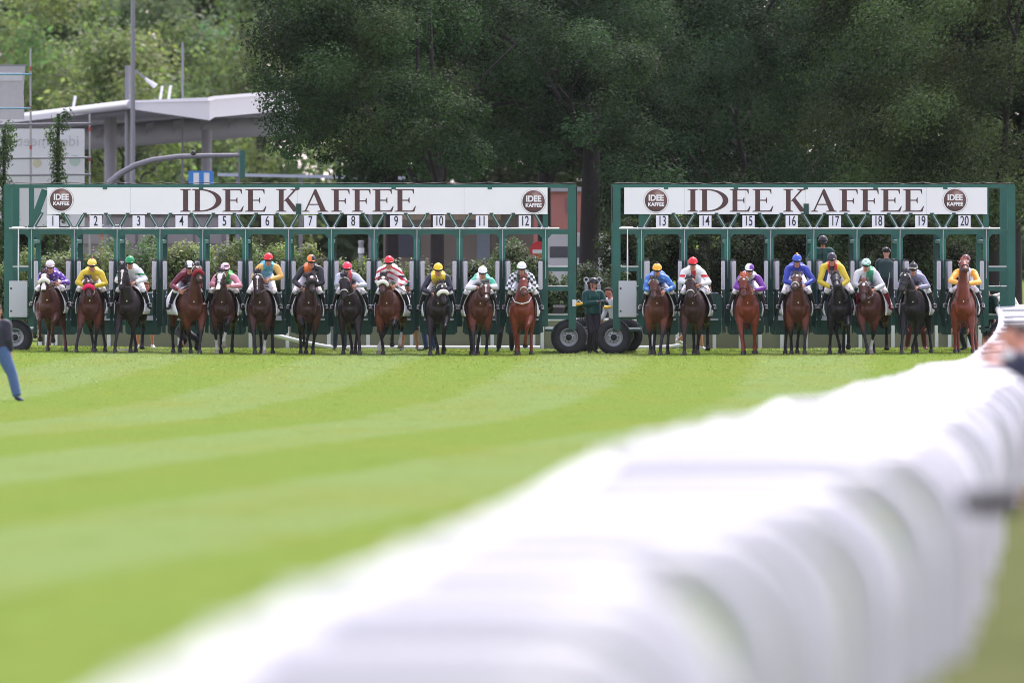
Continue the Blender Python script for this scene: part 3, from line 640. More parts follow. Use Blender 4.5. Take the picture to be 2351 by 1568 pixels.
# shrubs between the fence and the street
sh = [(20, 16, 1.9, 'pale leafy shrub behind the grey cabinet of stall 1'), (118, 15, 2.2, 'pale leafy shrub behind the rider in purple'), (212, 15, 2.15, 'pale leafy shrub behind the rider in yellow'), (318, 17, 2.5, 'dark leafy shrub behind the rider with the green cap'),
      (425, 15, 2.45, 'pale leafy shrub behind the rider in maroon'), (520, 15, 2.5, 'tall pale leafy shrub behind the rider in pink and green'), (618, 16, 2.5, 'leafy shrub behind the rider in light blue'), (722, 15, 2.35, 'leafy shrub behind the rider in black and orange'),
      (815, 15, 1.95, 'low leafy shrub behind the rider in the pink cap'), (912, 16, 1.85, 'low leafy shrub behind the rider in red and white stripes'), (1010, 15, 1.55, 'low dark shrub behind the rider in yellow and navy'), (1100, 16, 2.1, 'dark shrub behind the rider in white and mint'),
      (1195, 14, 2.5, 'dark tall shrub behind the rider in green and white check'), (1285, 14, 1.75, 'low dark shrub seen through the ladder frame beside stall 12'), (1370, 14, 1.9, 'dark shrub behind the man standing between the gates')]
def shrub(xd, Y, h, lab, n, c, hw, lm):
    t = empty('shrub', base_at(xd, Y)); tag(t, lab, 'shrub', 'shrubs behind the gates')
    cl = [(np.array([RNG.uniform(-hw, hw), RNG.uniform(-.45, .45), RNG.uniform(.3, h - .25 - .35 * RNG.random())]), np.array([1, 1, .85]) * RNG.uniform(.26, .46)) for _ in range(40)]
    leaves('foliage', cl, n, (.06, .13), c, lm, t, colvar=.32)
    st = MB()
    for k in range(6): limb(st, (random.uniform(-.2, .2), random.uniform(-.2, .2), -.05), (random.uniform(-.5, .5), random.uniform(-.3, .3), h * .8), .03, .008)
    st.build('stems', BARK, t, smooth=True)
for (xd, Y, h, lab) in sh:
    dark = 'dark' in lab; shrub(xd, Y, h + .38, lab, 15000, (.075, .105, .045) if dark else (.160, .190, .080), .62, LEAF_HEDGE)
for i, (xd, Y, h) in enumerate(((1440, 18, 3.3), (1545, 19, 3.6), (1650, 20, 3.5), (1760, 19, 3.7), (1865, 20, 3.6), (1970, 19, 3.7), (2075, 20, 3.5), (2180, 21, 3.2))):
    nm = ('stall 12 and 13 gap', 'stalls 13 and 14', 'stalls 14 and 15', 'stalls 15 and 16', 'stalls 16 and 17', 'stalls 17 and 18', 'stalls 18 and 19', 'stalls 19 and 20')[i]
    shrub(xd, Y, h, 'tall dark shrub filling the view behind ' + ('the gap right of stall 12' if i == 0 else nm), 15000, (.030, .042, .019), .72, LEAF_DARK)
# ---------------------------------------------------------------- street behind
g = MB(); g.v = [(a, b, gz(a, b) + .012) for b in (24, 60, 120, 200) for a in (-60, PX(300, 24), PX(1460, 24))]; g.c = [(1, 1, 1)] * 12
g.f = [(j * 3 + i, j * 3 + i + 1, j * 3 + i + 4, j * 3 + i + 3) for j in range(3) for i in range(2)]
o = g.build('road', mat('asphalt', (.085, .082, .085), .9, var=.2, scale=.8, bump=.2)); tag(o, 'grey street and forecourt behind the shrubs', 'road', kind='structure')
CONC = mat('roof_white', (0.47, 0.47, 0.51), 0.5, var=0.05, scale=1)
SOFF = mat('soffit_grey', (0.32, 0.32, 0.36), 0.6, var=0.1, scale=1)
COLM = mat('column_grey', (0.30, 0.29, 0.32), 0.6, var=0.08, scale=1)
def Z1(u, v, Y): return W(u / 3.136 * .9355, v / 3.136 * .9355, Y)
cp = empty('bus_station_roof', W(480, 420, 95) * 1.0); cp.location.z = 0; tag(cp, 'white cantilevered bus station roof on round grey columns behind the left gate', 'roof')
ol = -Vector(cp.location)
def cpb(mb, name, m, **k): ob = mb.build(name, m, cp, **k); ob.location = ol; return ob
# roof: upper skin, underside, front faces, as one closed slab with a folded front edge
bot = [Z1(-160, 975, 118), Z1(1010, 842, 98), Z1(1612, 928, 86), Z1(1650, 905, 87), Z1(2300, 845, 104)]
top = [Z1(-160, 940, 118), Z1(1010, 792, 98), Z1(1612, 778, 86), Z1(1650, 770, 87), Z1(2300, 705, 104)]
bb = [Z1(2300, 890, 128), Z1(-160, 1015, 134)]; bt = [Z1(2300, 760, 128), Z1(-160, 930, 134)]
bo_ = bot + bb; to_ = top + bt; n = len(bo_); sl_ = MB()
sl_.add(bo_ + to_, [(0, 1, 2), (2, 3, 4, 5), (0, 2, 5, 6), (n, n + 1, n + 2), (n + 2, n + 3, n + 4, n + 5), (n, n + 2, n + 5, n + 6)][:0] + [tuple(range(n))[::-1], tuple(range(n, 2 * n))] + [(i, (i + 1) % n, (i + 1) % n + n, i + n) for i in range(n)])
cpb(sl_, 'roof_slab', CONC)
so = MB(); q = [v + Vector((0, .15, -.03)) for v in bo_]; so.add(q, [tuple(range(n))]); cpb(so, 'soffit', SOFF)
cpb(MB().tube([Z1(-160, 955, 117.6), Z1(190, 905, 113), Z1(1010, 806, 97.6)], .16, 10), 'edge_tube', mat('edge_silver', (.45, .45, .48), .35, metal=.4), smooth=True)
fa = MB(); fa.add([Z1(1030, 776, 97.4), Z1(1600, 752, 85.6), Z1(1640, 742, 86.5), Z1(2300, 690, 103.5), Z1(2300, 712, 103.4), Z1(1640, 770, 86.4), Z1(1600, 778, 85.5), Z1(1030, 792, 97.3)] , [(0, 1, 6, 7), (1, 2, 5, 6), (2, 3, 4, 5)]); cpb(fa, 'fascia', CONC)
cpb(MB().loft([Z1(560, 1070, 116), Z1(1300, 1015, 116), Z1(2300, 935, 116)], .42, .42, (0, 1, 0), 20), 'truss_tube', CONC, smooth=True)
for u in (740, 930, 1120, 1330, 1540, 1750, 1960):
    v0 = 1050 - (u - 740) * .08; fn = MB()
    a, b, c = Z1(u, v0 - 70, 115.4), Z1(u + 75, v0 - 75, 115.4), Z1(u, v0 + 25, 115.4)
    fn.add([a, b, c] + [p + Vector((0, .08, 0)) for p in (a, b, c)], [(0, 1, 2), (5, 4, 3), (0, 3, 4, 1), (1, 4, 5, 2), (2, 5, 3, 0)]); cpb(fn, 'fin', COLM)
for u, ub, wd, vt in ((850, 850, 48, 900), (1590, 1590, 40, 1000)):
    a = Z1(u, vt, 112); cpb(MB().loft([(a.x, 112, -.2), (a.x, 112, 1), (a.x, 112, a.z)], wd / 3.136 * .9355 / 66.3 * 1.0, wd / 3.136 * .9355 / 66.3, (1, 0, 0), 20), 'column', COLM, smooth=True)
for u, v in ((575, 800), (1245, 725), (1310, 720)):
    a = Z1(u, v + 40, 108); cpb(MB().bar(a + Vector((-.10, 0, -.3)), a + Vector((.02, 0, .45)), .09, .09), 'roof_vent', WHITE)
POLE = mat('pole_grey', (.20, .20, .23), .5, metal=.2, var=.06)
def pole(xd, Y, r0, r1, ztop, lab, name='lamp_post', arm=None):
    b = base_at(xd, Y); t = empty(name, b); tag(t, lab, 'post' if name != 'lamp_post' else 'lamp post')
    MB().tube([(0, 0, -.1), (0, 0, ztop * .5), (0, 0, ztop)], [r0, (r0 + r1) / 2, r1], 14).build('pole', POLE, t, smooth=True)
    MB().lathe((0, 0, 0), (0, 0, 1), [(r0 * 1.6, 0), (r0 * 1.6, .5), (r0 * 1.05, .55)], 14).build('base', POLE, t, smooth=True)
    if arm: arm(t)
    return t
def lamp_arm(t):
    MB().tube([(0, 0, 11.8), (.1, -.2, 12.1), (.4, -.8, 12.25)], .05, 8).build('arm', POLE, t, smooth=True)
    MB().loft([(.4, -.75, 12.24), (.55, -1.1, 12.28), (.7, -1.5, 12.24)], [.08, .16, .1], [.04, .07, .03], (1, 0, 0), 10).build('lamp_head', POLE, t, smooth=True)
pole(305, 60, .075, .06, 11.8, 'tall grey lamp post rising out of the picture left of the oak', arm=lamp_arm)
def flood(t):
    MB().tube([(0, 0, 8.0), (.3, 0, 7.9), (.75, -.2, 7.55)], .04, 6).build('arm', POLE, t); MB().loft([(.6, -.15, 7.66), (.95, -.3, 7.4)], [.05, .1], [.03, .05], (1, 0, 0), 8).build('lamp_head', mat('lamp_pale', (.6, .6, .62), .4), t)
pole(293, 100, .10, .085, 8.1, 'shorter pale post with a slanted lamp just behind the tall lamp post', arm=flood)
pole(419, 110, .05, .035, 9.0, 'thin pale mast standing above the white roof', 'mast')
# curved traffic-light mast
b = base_at(246, 50); t = empty('signal_mast', b); tag(t, 'grey signal mast curving over to a green traffic light box', 'traffic light')
P = [W(x, y, 50) - Vector(b) for x, y in ((246, 520), (247, 450), (254, 418), (275, 400), (310, 380), (350, 368), (410, 360), (480, 358), (552, 357))]; P = [Vector((P[0].x, 0, -.1))] + P
MB().tube(P, [.12, .11, .11, .10, .09, .085, .08, .075, .07, .06, .06], 12).build('mast', POLE, t, smooth=True)
a = W(553, 345, 50) - Vector(b); MB().box(a.x - .02, a.x + .12, -.10, .12, a.z - .82, a.z - .02).build('signal_box', mat('signal_green', (.02, .12, .10), .5), t)
MB().box(a.x - .075, a.x - .021, -.03, .03, a.z - 1.0, a.z + .05).build('hanger', POLE, t)
c = W(444, 357, 50) - Vector(b); MB().ell((c.x, 0, c.z + .04), (.09, .08, .10)).build('camera', INK, t, smooth=True)
# blue station sign and the railing behind it
t = empty('station_sign', base_at(461, 70)); tag(t, 'blue and white station sign above the letters of the left gate', 'sign'); bx = Vector(t.location)
a, c = W(433, 393, 70) - bx, W(490, 440, 70) - bx
MB().box(a.x, c.x, -.05, .05, c.z, a.z).build('panel', mat('sign_blue', (.03, .22, .62), .4, var=.04), t)
for f in (.20, .62): MB().box(a.x + (c.x - a.x) * f, a.x + (c.x - a.x) * (f + .22), -.056, -.051, c.z + .02, a.z - .06).build('white_bar', WHITE, t)
for f in (.1, .9): MB().box(a.x + (c.x - a.x) * f - .03, a.x + (c.x - a.x) * f + .03, .055, .115, -.1, c.z + .4).build('leg', POLE, t)
t = empty('railing', base_at(700, 82)); tag(t, 'long pale steel beam on thin posts behind the oak branches', 'railing'); bx = Vector(t.location)
a, c = W(500, 394, 82) - bx, W(930, 406, 82) - bx
MB().bar((a.x, 0, a.z - .1), (c.x, 0, c.z - .05), .10, .10).build('beam', mat('beam_blue', (.42, .46, .55), .5), t)
for x in (545, 690, 850): v = W(x, 400, 82) - bx; MB().box(v.x - .06, v.x + .06, .082, .20, -.1, v.z).build('post', POLE, t)
# sponsor hoarding on a scaffold, seen from behind, with ivy
HW = mat('hoarding_white', (.62, .62, .66), .6, var=.05, scale=1); TXT = mat('hoarding_text', (.44, .45, .48), .6)
t = empty('hoarding', base_at(90, 45)); tag(t, 'white hoarding on a scaffold with mirrored grey lettering seen from behind', 'hoarding'); bx = Vector(t.location)
a, c = W(-40, 296, 45) - bx, W(194, 520, 45) - bx
pn = MB().box(a.x, c.x, 0, .05, c.z, a.z).build('panel', HW, t)
v = W(96, 325, 45) - bx
text_obj('lettering', 'idee-meeting', (v.x - .05, -.008, v.z), .44, TXT, pn, sx=.98, mirror=True)
v = W(30, 497, 45) - bx; text_obj('lettering', '190', (v.x, -.008, v.z), .30, TXT, pn, mirror=True)
v = W(172, 369, 45) - bx; MB().prism(circle(v.x, v.z, .16, 24), -.008, -.001).build('green_mark', mat('mark_green', (.38, .48, .44), .6), pn)
v = W(85, 375, 45) - bx; MB().prism(circle(v.x, v.z, .14, 7), -.008, -.001).build('yellow_mark', mat('mark_yellow', (.52, .48, .36), .6), pn)
for x, y0 in ((69, 112), (205, 262), (-20, 150)):
    a = W(x, y0, 44) - bx; MB().tube([(a.x, -.6, -.1), (a.x, -.6, a.z)], .03, 8).build('scaffold_pole', mat('scaffold', (.34, .33, .35), .45, metal=.5), t)
    for k in range(4):
        zz = a.z * (.50 + .14 * k); MB().tube([(a.x, -.6, zz), (a.x, -.6, zz + .12)], .036, 8).build('red_band', mat('band_paint', (.35, .05, .04), .5), t)
for y in (285, 363, 402): a, c = W(-40, y + 2, 44) - bx, W(208, y - 1, 44) - bx; MB().tube([(a.x, -.66, a.z), (c.x, -.66, c.z)], .03, 8).build('ledger', POLE, t)
for y, x1 in ((171, 72), (249, 70)): a, c = W(-40, y, 44) - bx, W(x1, y, 44) - bx; MB().tube([(a.x, -.66, a.z), (c.x, -.66, c.z)], .026, 8).build('ledger', mat('ledger_blue', (.12, .28, .38), .5), t)
t = empty('screen', base_at(20, 47)); tag(t, 'grey screen panel standing above the hoarding at the left edge', 'screen'); bx = Vector(t.location)
a, c = W(-60, 153, 47) - bx, W(56, 275, 47) - bx
MB().prism([(a.x, c.z), (c.x, c.z), (c.x - .03, (a.z + c.z) / 2), (c.x + .02, a.z), (a.x, a.z)], 0, .1).build('panel', mat('screen_grey', (.36, .35, .37), .6), t)
MB().box(a.x, c.x + .08, -.01, .12, a.z + .002, a.z + .05).build('cap', POLE, t); MB().box(a.x, c.x - .06, -.02, -.001, a.z - .42, a.z - .16).build('band', mat('screen_band', (.45, .45, .48), .6), t)
MB().box(a.x + .3, a.x + .4, .101, .2, -.1, c.z + .3).build('leg', POLE, t)
for lab, xa, xb, yt, n, sp in (('ivy covered post in front of the mirrored hoarding', 132, 150, 262, 4200, .28), ('ivy and climbers hanging over the left end of the hoarding', 8, 12, 292, 4600, .34)):
    b = base_at(xa, 41); t = empty('ivy_post', b); tag(t, lab, 'ivy'); h = PZ(yt, 41)
    MB().tube([(0, 0, -.1), (.02, 0, h)], .05, 8).build('post', BARK, t)
    cl = [(np.array([RNG.normal() * sp * .45 + (.12 if k % 5 == 0 else 0), -.1 + RNG.normal() * .12, h * (.12 + .88 * k / 30)]), np.array([.24, .24, .24]) * RNG.uniform(.7, 1.25)) for k in range(31)]
    leaves('ivy', cl, n, (.06, .12), (.050, .085, .024), LEAF_HEDGE, t, droop=(0, 0, -.5))
# buildings and things seen through the gate
def block(name, lab, cat, xa, xb, yt, Y, col, parts=()):
    b = base_at((xa + xb) / 2, Y); t = empty(name, b); tag(t, lab, cat); bx = Vector(b); x0, x1, z1 = PX(xa, Y) - bx.x, PX(xb, Y) - bx.x, PZ(yt, Y)
    MB().box(x0, x1, 0, 3, -.1, z1).build('wall', mat(lab[:20], col, .8, var=.12, scale=1.5, bump=.2), t)
    MB().box(x0 - .15, x1 + .15, -.15, 3.15, z1 + .003, z1 + .14).build('roof', SOFF, t)
    for (pn_, a, c, y0, y1, cc) in parts:
        MB().box(PX(a, Y) - bx.x, PX(c, Y) - bx.x, -.05, -.003, PZ(y1, Y), PZ(y0, Y)).build(pn_, mat(pn_ + '%d' % int(cc[0] * 1000), cc, .4, var=.1), t)
    return t
block('wall', 'long grey concrete wall behind the shrubs of stalls 2 to 6', 'wall', 180, 520, 492, 55, (.21, .20, .21), [('panel', 185 + 66 * k, 245 + 66 * k, 500, 560, (.24, .23, .24)) for k in range(5)])
block('kiosk', 'small salmon pink kiosk seen through stall 2', 'kiosk', 232, 262, 528, 50, (.55, .24, .15), [('awning', 226, 246, 528, 540, (.5, .12, .04)), ('window', 248, 258, 545, 575, (.1, .1, .12))])
block('building', 'dark shop front with sandy upper wall seen through stalls 9 to 11', 'building', 880, 1225, 488, 75, (.20, .17, .14), [('window', 905, 960, 520, 590, (.06, .06, .09)), ('window', 1095, 1125, 520, 600, (.20, .23, .28)), ('door', 1140, 1165, 520, 620, (.08, .08, .09)), ('sandy_band', 900, 1150, 490, 505, (.42, .34, .24))])
block('building', 'red brick house seen through the ladder frame beside stall 12', 'building', 1225, 1345, 440, 90, (.36, .14, .12), [('window', 1240, 1252, 470, 500, (.12, .10, .11)), ('window', 1300, 1318, 455, 490, (.14, .12, .13))])
block('building', 'dark gabled house high above the trees left of the oak', 'building', 530, 600, 40, 240, (.05, .045, .06), [('window', 545, 580, 60, 80, (.12, .12, .13))])
# white van and a red and white sign
t = empty('parked_van', base_at(1300, 50)); tag(t, 'white van parked behind the ladder frame beside stall 12', 'van'); bx = Vector(t.location)
x0, x1 = PX(1258, 50) - bx.x, PX(1420, 50) - bx.x; zt, zw, zb_ = PZ(536, 50), PZ(590, 50), .35
MB().prism([(x0, zb_), (x1, zb_), (x1, zw - .2), (x1 - .12, zw), (x1 - .35, zt - .02), (x1 - .6, zt), (x0 + .12, zt), (x0, zt - .12)], 0, 1.9).build('body', mat('van_white', (.66, .66, .70), .3, var=.04), t)
for a, b in ((x0 + .05, x0 + .62), (x0 + .68, x0 + 1.2), (x0 + 1.26, x1 - .45)): MB().box(a, b, -.012, -.002, PZ(592, 50), PZ(566, 50)).build('window', mat('van_glass', (.10, .10, .13), .1), t)
for xx in (x0 + .45, x1 - .5):
    w_ = MB().lathe((xx, -.02, .33), (0, 1, 0), [(.0, -.02), (.2, -.03), (.33, -.02), (.33, .18), (0, .18)], 24).build('wheel', BLACK, t, smooth=True); MB().lathe((xx, -.045, .33), (0, 1, 0), [(0, 0), (.16, 0), (.18, .01)], 20).build('rim', RIM, w_)
t = empty('road_sign', base_at(1238, 45)); tag(t, 'round red and white road sign half hidden by the stall 12 post', 'sign'); bx = Vector(t.location); zc = PZ(575, 45)
MB().prism(circle(0, zc, .26, 28), 0, .02).build('disc', mat('sign_red', (.62, .02, .03), .4), t); MB().box(-.19, .19, -.006, -.001, zc - .09, zc + .02).build('white_bar', WHITE, t); MB().tube([(0, .05, -.1), (0, .05, zc + .2)], .03, 8).build('post', POLE, t)
t = empty('bollard', base_at(829, 40)); tag(t, 'pale grey bollard post seen through stall 8', 'bollard'); zc = PZ(553, 40); MB().lathe((0, 0, 0), (0, 0, 1), [(.07, -.1), (.07, zc - .1), (.085, zc - .09), (.085, zc), (0, zc + .01)], 14).build('post', mat('bollard_grey', (.3, .3, .33), .5), t, smooth=True); MB().lathe((0, 0, 0), (0, 0, 1), [(.089, zc - .35), (.089, zc - .2), (.084, zc - .2)], 14).build('band', WHITE, t)

# ---------------------------------------------------------------- the air of a bright misty day
hz = MB().box(-160, 160, -DIST - 12, 262, -6, 34).build('haze', bpy.data.materials.new('haze'))
tag(hz, 'pale thin haze in the air', 'haze', kind='stuff')
hm_ = hz.data.materials[0]; hm_.use_nodes = True; ht = hm_.node_tree; ht.nodes.clear()
ho_ = ht.nodes.new('ShaderNodeOutputMaterial'); hp_ = ht.nodes.new('ShaderNodeVolumePrincipled'); hp_.inputs['Color'].default_value = (.92, .95, 1, 1); hp_.inputs['Density'].default_value = HAZE
ht.links.new(hp_.outputs[0], ho_.inputs['Volume'])
# ---------------------------------------------------------------- people
SKINM = vmat('skin', 0.55, var=.12, scale=20, bump=.05)
CLOTH = vmat('cloth', 0.62, sheen=.15, var=.14, scale=16, bump=.5)
SILK = vmat('silk', 0.40, sheen=.1, var=.10, scale=11, bump=.8, spec=.5)
SHELL = vmat('helmet_shell', 0.30, var=.05, scale=10, bump=0, spec=.5)
LEATHER = vmat('leather', 0.42, var=.25, scale=20, bump=.2)
HAIRM = vmat('hair', 0.6, var=.35, scale=60, bump=.5)
SKIN = lin(196, 140, 118)
Vc = Vector
def hand(mb, wr, d, nrm, col, r=1.0, curl=.5):
    """palm, four bent fingers of different length and a thumb from the side of the palm"""
    d = d.normalized(); nrm = (nrm - d * nrm.dot(d)).normalized(); s = d.cross(nrm)
    mb.loft([wr - d * .02, wr + d * .03 * r, wr + d * .085 * r, wr + d * .10 * r], [.024 * r, .036 * r, .042 * r, .036 * r], [.020 * r, .018 * r, .016 * r, .012 * r], s, 8, 2, col)
    for k, L in enumerate((.070, .080, .074, .058)):
        b = wr + d * .092 * r + s * ((k - 1.5) * .021 * r); t = d
        P = [b]
        for q in range(3):
            t = (t + nrm * curl * (.55 + .15 * q)).normalized(); P.append(P[-1] + t * L * r / 3)
        mb.tube(P, [.0105 * r, .010 * r, .009 * r, .007 * r], 6, col)
    b = wr + d * .035 * r - s * .036 * r
    t = (d * .7 - s * .6 + nrm * .35).normalized(); P = [b, b + t * .035 * r]; t = (t + nrm * .5 + s * .4).normalized(); P.append(P[-1] + t * .028 * r)
    mb.tube(P, [.013 * r, .011 * r, .008 * r], 6, col)
def head_frame(J):
    f = J['hf'].normalized(); u = (J['hu'] - f * J['hu'].dot(f)).normalized(); return f, u, f.cross(u)
def make_person(label, group, loc, rz, J, top=None, sleeve=None, legs=None, skin=SKIN, shoe=lin(30, 30, 34), helmet=None, goggles=False, hair=None, glove=None,
                shorts=False, boots=None, legfab=1.16, jfn=None, topm=None, shirt_short=False, fab=1.0, cap_fn=None, pom=None, vox=.016, legname='trousers', topname='jacket', curl=.7, hem=None):
    root = empty('person', loc, rz); tag(root, label, 'person', group)
    f, u, l = head_frame(J); hc = J['head']; latt = J.get('lat', Vc((1, 0, 0)))
    body = MB(); ex = MB()
    # head: skull, jaw, nose, ears
    body.loft([hc - u * .118 + f * .035, hc - u * .095 + f * .034, hc - u * .05 + f * .022, hc, hc + u * .05 - f * .004, hc + u * .095 - f * .008, hc + u * .118 - f * .01],
              [.028, .048, .062, .072, .075, .058, .022], [.035, .055, .078, .092, .096, .072, .03], l, 16, 3, skin)
    body.loft([hc + u * .022 + f * .088, hc - u * .005 + f * .103, hc - u * .026 + f * .112, hc - u * .038 + f * .090], [.010, .014, .018, .012], [.010, .014, .016, .01], l, 8, 2, skin)
    for s in (-1, 1):
        body.ell(hc + l * s * .076 - f * .012 - u * .008, (.014, .022, .034), 8, 6, skin)
        ex.ell(hc + l * s * .031 + f * .083 + u * .022, (.012, .010, .008), 8, 5, lin(225, 220, 215)); ex.ell(hc + l * s * .031 + f * .0915 + u * .022, (.007, .005, .007), 8, 5, (.02, .015, .012))
    nb = J['neck']; body.loft([nb - Vc((0, 0, .04)), nb.lerp(hc, .4) - f * .01, hc - u * .06 - f * .012], [.075, .056, .054], [.07, .058, .056], l, 12, 3, skin)
    pel = J['pel']; mid = pel.lerp(nb, .45) + J.get('bend', Vc((0, .02, 0)))
    tor = [pel, mid, pel.lerp(nb, .78) + J.get('bend', Vc((0, .02, 0))) * .5, nb]
    body.loft([tor[0] + (tor[0] - tor[1]) * .18] + tor, [.12, .155, .140, .165, .08], [.08, .10, .095, .105, .06], latt, 16, 3, skin)
    jk = MB(); tr = MB()
    tc = top or (1, 1, 1); sc_ = sleeve or tc
    if top:
        e = .022 * fab
        hemp = tor[0] + (tor[0] - tor[1]) * (J.get('hem', .10))
        jk.loft([hemp, tor[0], tor[1], tor[2], nb + (nb - tor[2]) * .18], [.165 + e, .165 + e, .155 + e, .185 + e, .075], [.115 + e, .115 + e, .108 + e, .118 + e, .07], latt, 18, 4, tc)
    for s, k in ((-1, 0), (1, 1)):
        sh, el, wr = J['sh'][k], J['el'][k], J['wr'][k]
        body.loft([nb.lerp(sh, .5), sh, sh.lerp(el, .5), el], [.05, .052, .044, .036], [.05, .052, .044, .036], None, 10, 3, skin)
        body.loft([el + (sh - el) * .06, el, el.lerp(wr, .45), wr], [.034, .037, .035, .024], [.034, .037, .035, .022], None, 10, 3, skin)
        if top:
            e = 1 + .35 * fab
            jk.loft([nb.lerp(sh, .35) - Vc((0, 0, .02)), sh, sh.lerp(el, .5), el], [.075, .062 * e, .054 * e, .046 * e], [.075, .062 * e, .054 * e, .046 * e], None, 12, 4, [tc, sc_, sc_, sc_])
            if not shirt_short: jk.loft([el + (sh - el) * .08, el, el.lerp(wr, .45), el.lerp(wr, .93)], [.044 * e, .046 * e, .045 * e, .030 * e], [.044 * e, .046 * e, .045 * e, .030 * e], None, 12, 4, sc_)
        hd = J['hd'][k] if 'hd' in J else (wr - el)
        hand(ex, wr + (wr - el).normalized() * .012, hd, J['hn'][k] if 'hn' in J else Vc((-s * .8, -.3, -.4)), glove or skin, 1.0, curl)
        hp, kn, an, to = J['hp'][k], J['kn'][k], J['an'][k], J['toe'][k]
        kf = .74 if legs and not shorts else 1.0; body.loft([hp.lerp(pel, .3), hp, hp.lerp(kn, .5), kn], [.085 * kf, .084 * kf, .070 * kf, .054 * kf], [.09 * kf, .088 * kf, .072 * kf, .056 * kf], None, 12, 3, skin)
        body.loft([kn + (hp - kn) * .06, kn, kn.lerp(an, .35), an], [.052 * kf, .052 * kf, .052 * kf, .034], [.052 * kf, .054 * kf, .056 * kf, .036], None, 12, 3, skin)
        fd = (to - an); body.loft([an + Vc((0, 0, .02)) - fd * .15, an.lerp(to, .4) - Vc((0, 0, .022)), an.lerp(to, .72) - Vc((0, 0, .02))], [.030, .030, .02], [.03, .024, .014], None, 8, 2, skin)
        if legs:
            e = legfab
            tr.loft([pel.lerp(hp, .35) + Vc((0, 0, .05)), hp, hp.lerp(kn, .5), kn + (an - kn) * (.14 if boots else .0 if not shorts else -.02)], [.095 * e, .094 * e, .079 * e, .063 * e * (1.12 if shorts else 1)], [.10 * e, .098 * e, .082 * e, .066 * e * (1.12 if shorts else 1)], None, 12, 4, legs)
            if not shorts and not boots: tr.loft([kn + (hp - kn) * .08, kn, kn.lerp(an, .4), kn.lerp(an, .55 if boots else .98)], [.062 * e, .064 * e, .062 * e, .054 * e], [.062 * e, .066 * e, .064 * e, .056 * e], None, 12, 4, legs)
        if legs and not shorts: tr.ell(kn, (.070, .074, .074), 12, 8, legs)
        # shoe or boot
        sb = MB(); fdn = fd.normalized(); side = fdn.cross(Vc((0, 0, 1))); side = side.normalized() if side.length > .05 else Vc((1, 0, 0))
        if boots: sb.loft([kn.lerp(an, .08), kn.lerp(an, .4), kn.lerp(an, .8), an], [.066, .066, .050, .046], [.068, .070, .052, .048], None, 12, 3, boots)
        c_ = boots or shoe; an_ = an - Vc((0, 0, .02))
        sb.loft([an_ - fdn * .07, an_ - fdn * .03, an_ + fd * .35 - Vc((0, 0, .012)), an_ + fd * .8 - Vc((0, 0, .02)), to + fdn * .03], [.030, .044, .044, .047, .024], [.035, .050, .044, .034, .016], side, 12, 3, c_)
        fuse('boot' if boots else 'shoe', sb, .015, LEATHER, root, 1)
    def skincol(co, c):
        p = co - hc; a, b_, q = p.dot(f), p.dot(u), p.dot(l)
        if a > .05 and abs(b_ + .062) < .009 and abs(q) < .028: return lin(168, 104, 94)
        if a > .05 and abs(b_ - .040) < .006 and .012 < abs(q) < .052: return lin(110, 75, 60)
        if a > .06 and b_ < .02 and abs(q) > .022 and b_ > -.06: return tuple(v * m for v, m in zip(c, (1.05, .86, .84)))
    fuse('body', body, vox, SKINM, root, 2, skincol, ex)
    if top: fuse(topname, jk, vox, topm or CLOTH, root, 2, jfn)
    if top and hem:
        hp_ = tor[0] + (tor[0] - tor[1]) * J.get('hem', .10)
        MB().loft([hp_ - Vc((0, 0, .025)), hp_ + Vc((0, 0, .03))], .196, .146, latt, 20, 0, hem).build('hem_band', CLOTH, root, smooth=True, colors=True)
    if legs:
        tr.loft([tor[0] - (tor[1] - tor[0]) * .12, tor[0], tor[0].lerp(tor[1], .35)], [.15, .175, .165], [.11, .125, .115], latt, 16, 3, legs)
        fuse(legname, tr, vox, topm or CLOTH, root, 2)
    rot = Matrix((l, f, u)).transposed()
    if helmet:
        hm = MB(); n, m = 24, 9; vs = []; fs = []; cs = []
        for i in range(m + 1):
            th = (math.pi * .53) * i / m
            for k in range(n):
                a = 2 * math.pi * k / n
                p = Vc((.116 * math.sin(th) * math.cos(a), .140 * math.sin(th) * math.sin(a), .126 * math.cos(th) + .036))
                vs.append(hc + rot @ p - f * .006); cs.append(cap_fn(p - Vc((0, 0, .024))) if cap_fn else helmet)
        for i in range(m):
            for k in range(n): fs.append((i * n + k, i * n + (k + 1) % n, (i + 1) * n + (k + 1) % n, (i + 1) * n + k))
        fs.append(tuple(reversed(range(m * n, m * n + n))))
        hm.v = vs; hm.f = fs; hm.c = cs
        bc = cap_fn(Vc((0, .1, -.012))) if cap_fn else helmet
        hm.loft([hc + f * .085 + u * .036, hc + f * .130 + u * .036, hc + f * .162 + u * .030], [.09, .082, .045], [.010, .008, .006], l, 12, 2, bc)
        if pom: hm.ell(hc + u * .168, (.030, .030, .028), 10, 6, pom)
        hm.build('helmet', SHELL, root, smooth=True, colors=True)
        st = MB(); st.tube([hc + l * .088 + u * .0, hc + l * .070 - u * .08 + f * .02, hc - u * .128 + f * .045, hc - l * .070 - u * .08 + f * .02, hc - l * .088], .008, 6); st.build('chin_strap', INK, root)
    if goggles:
        gg = MB(); P = [hc + l * (.090 * math.sin(a)) + f * (.018 + .104 * math.cos(a)) + u * .000 for a in [R(d) for d in range(-100, 101, 20)]]
        gg.loft(P, .027, .014, u, 8); gg.build('goggles', INK, root, smooth=True)
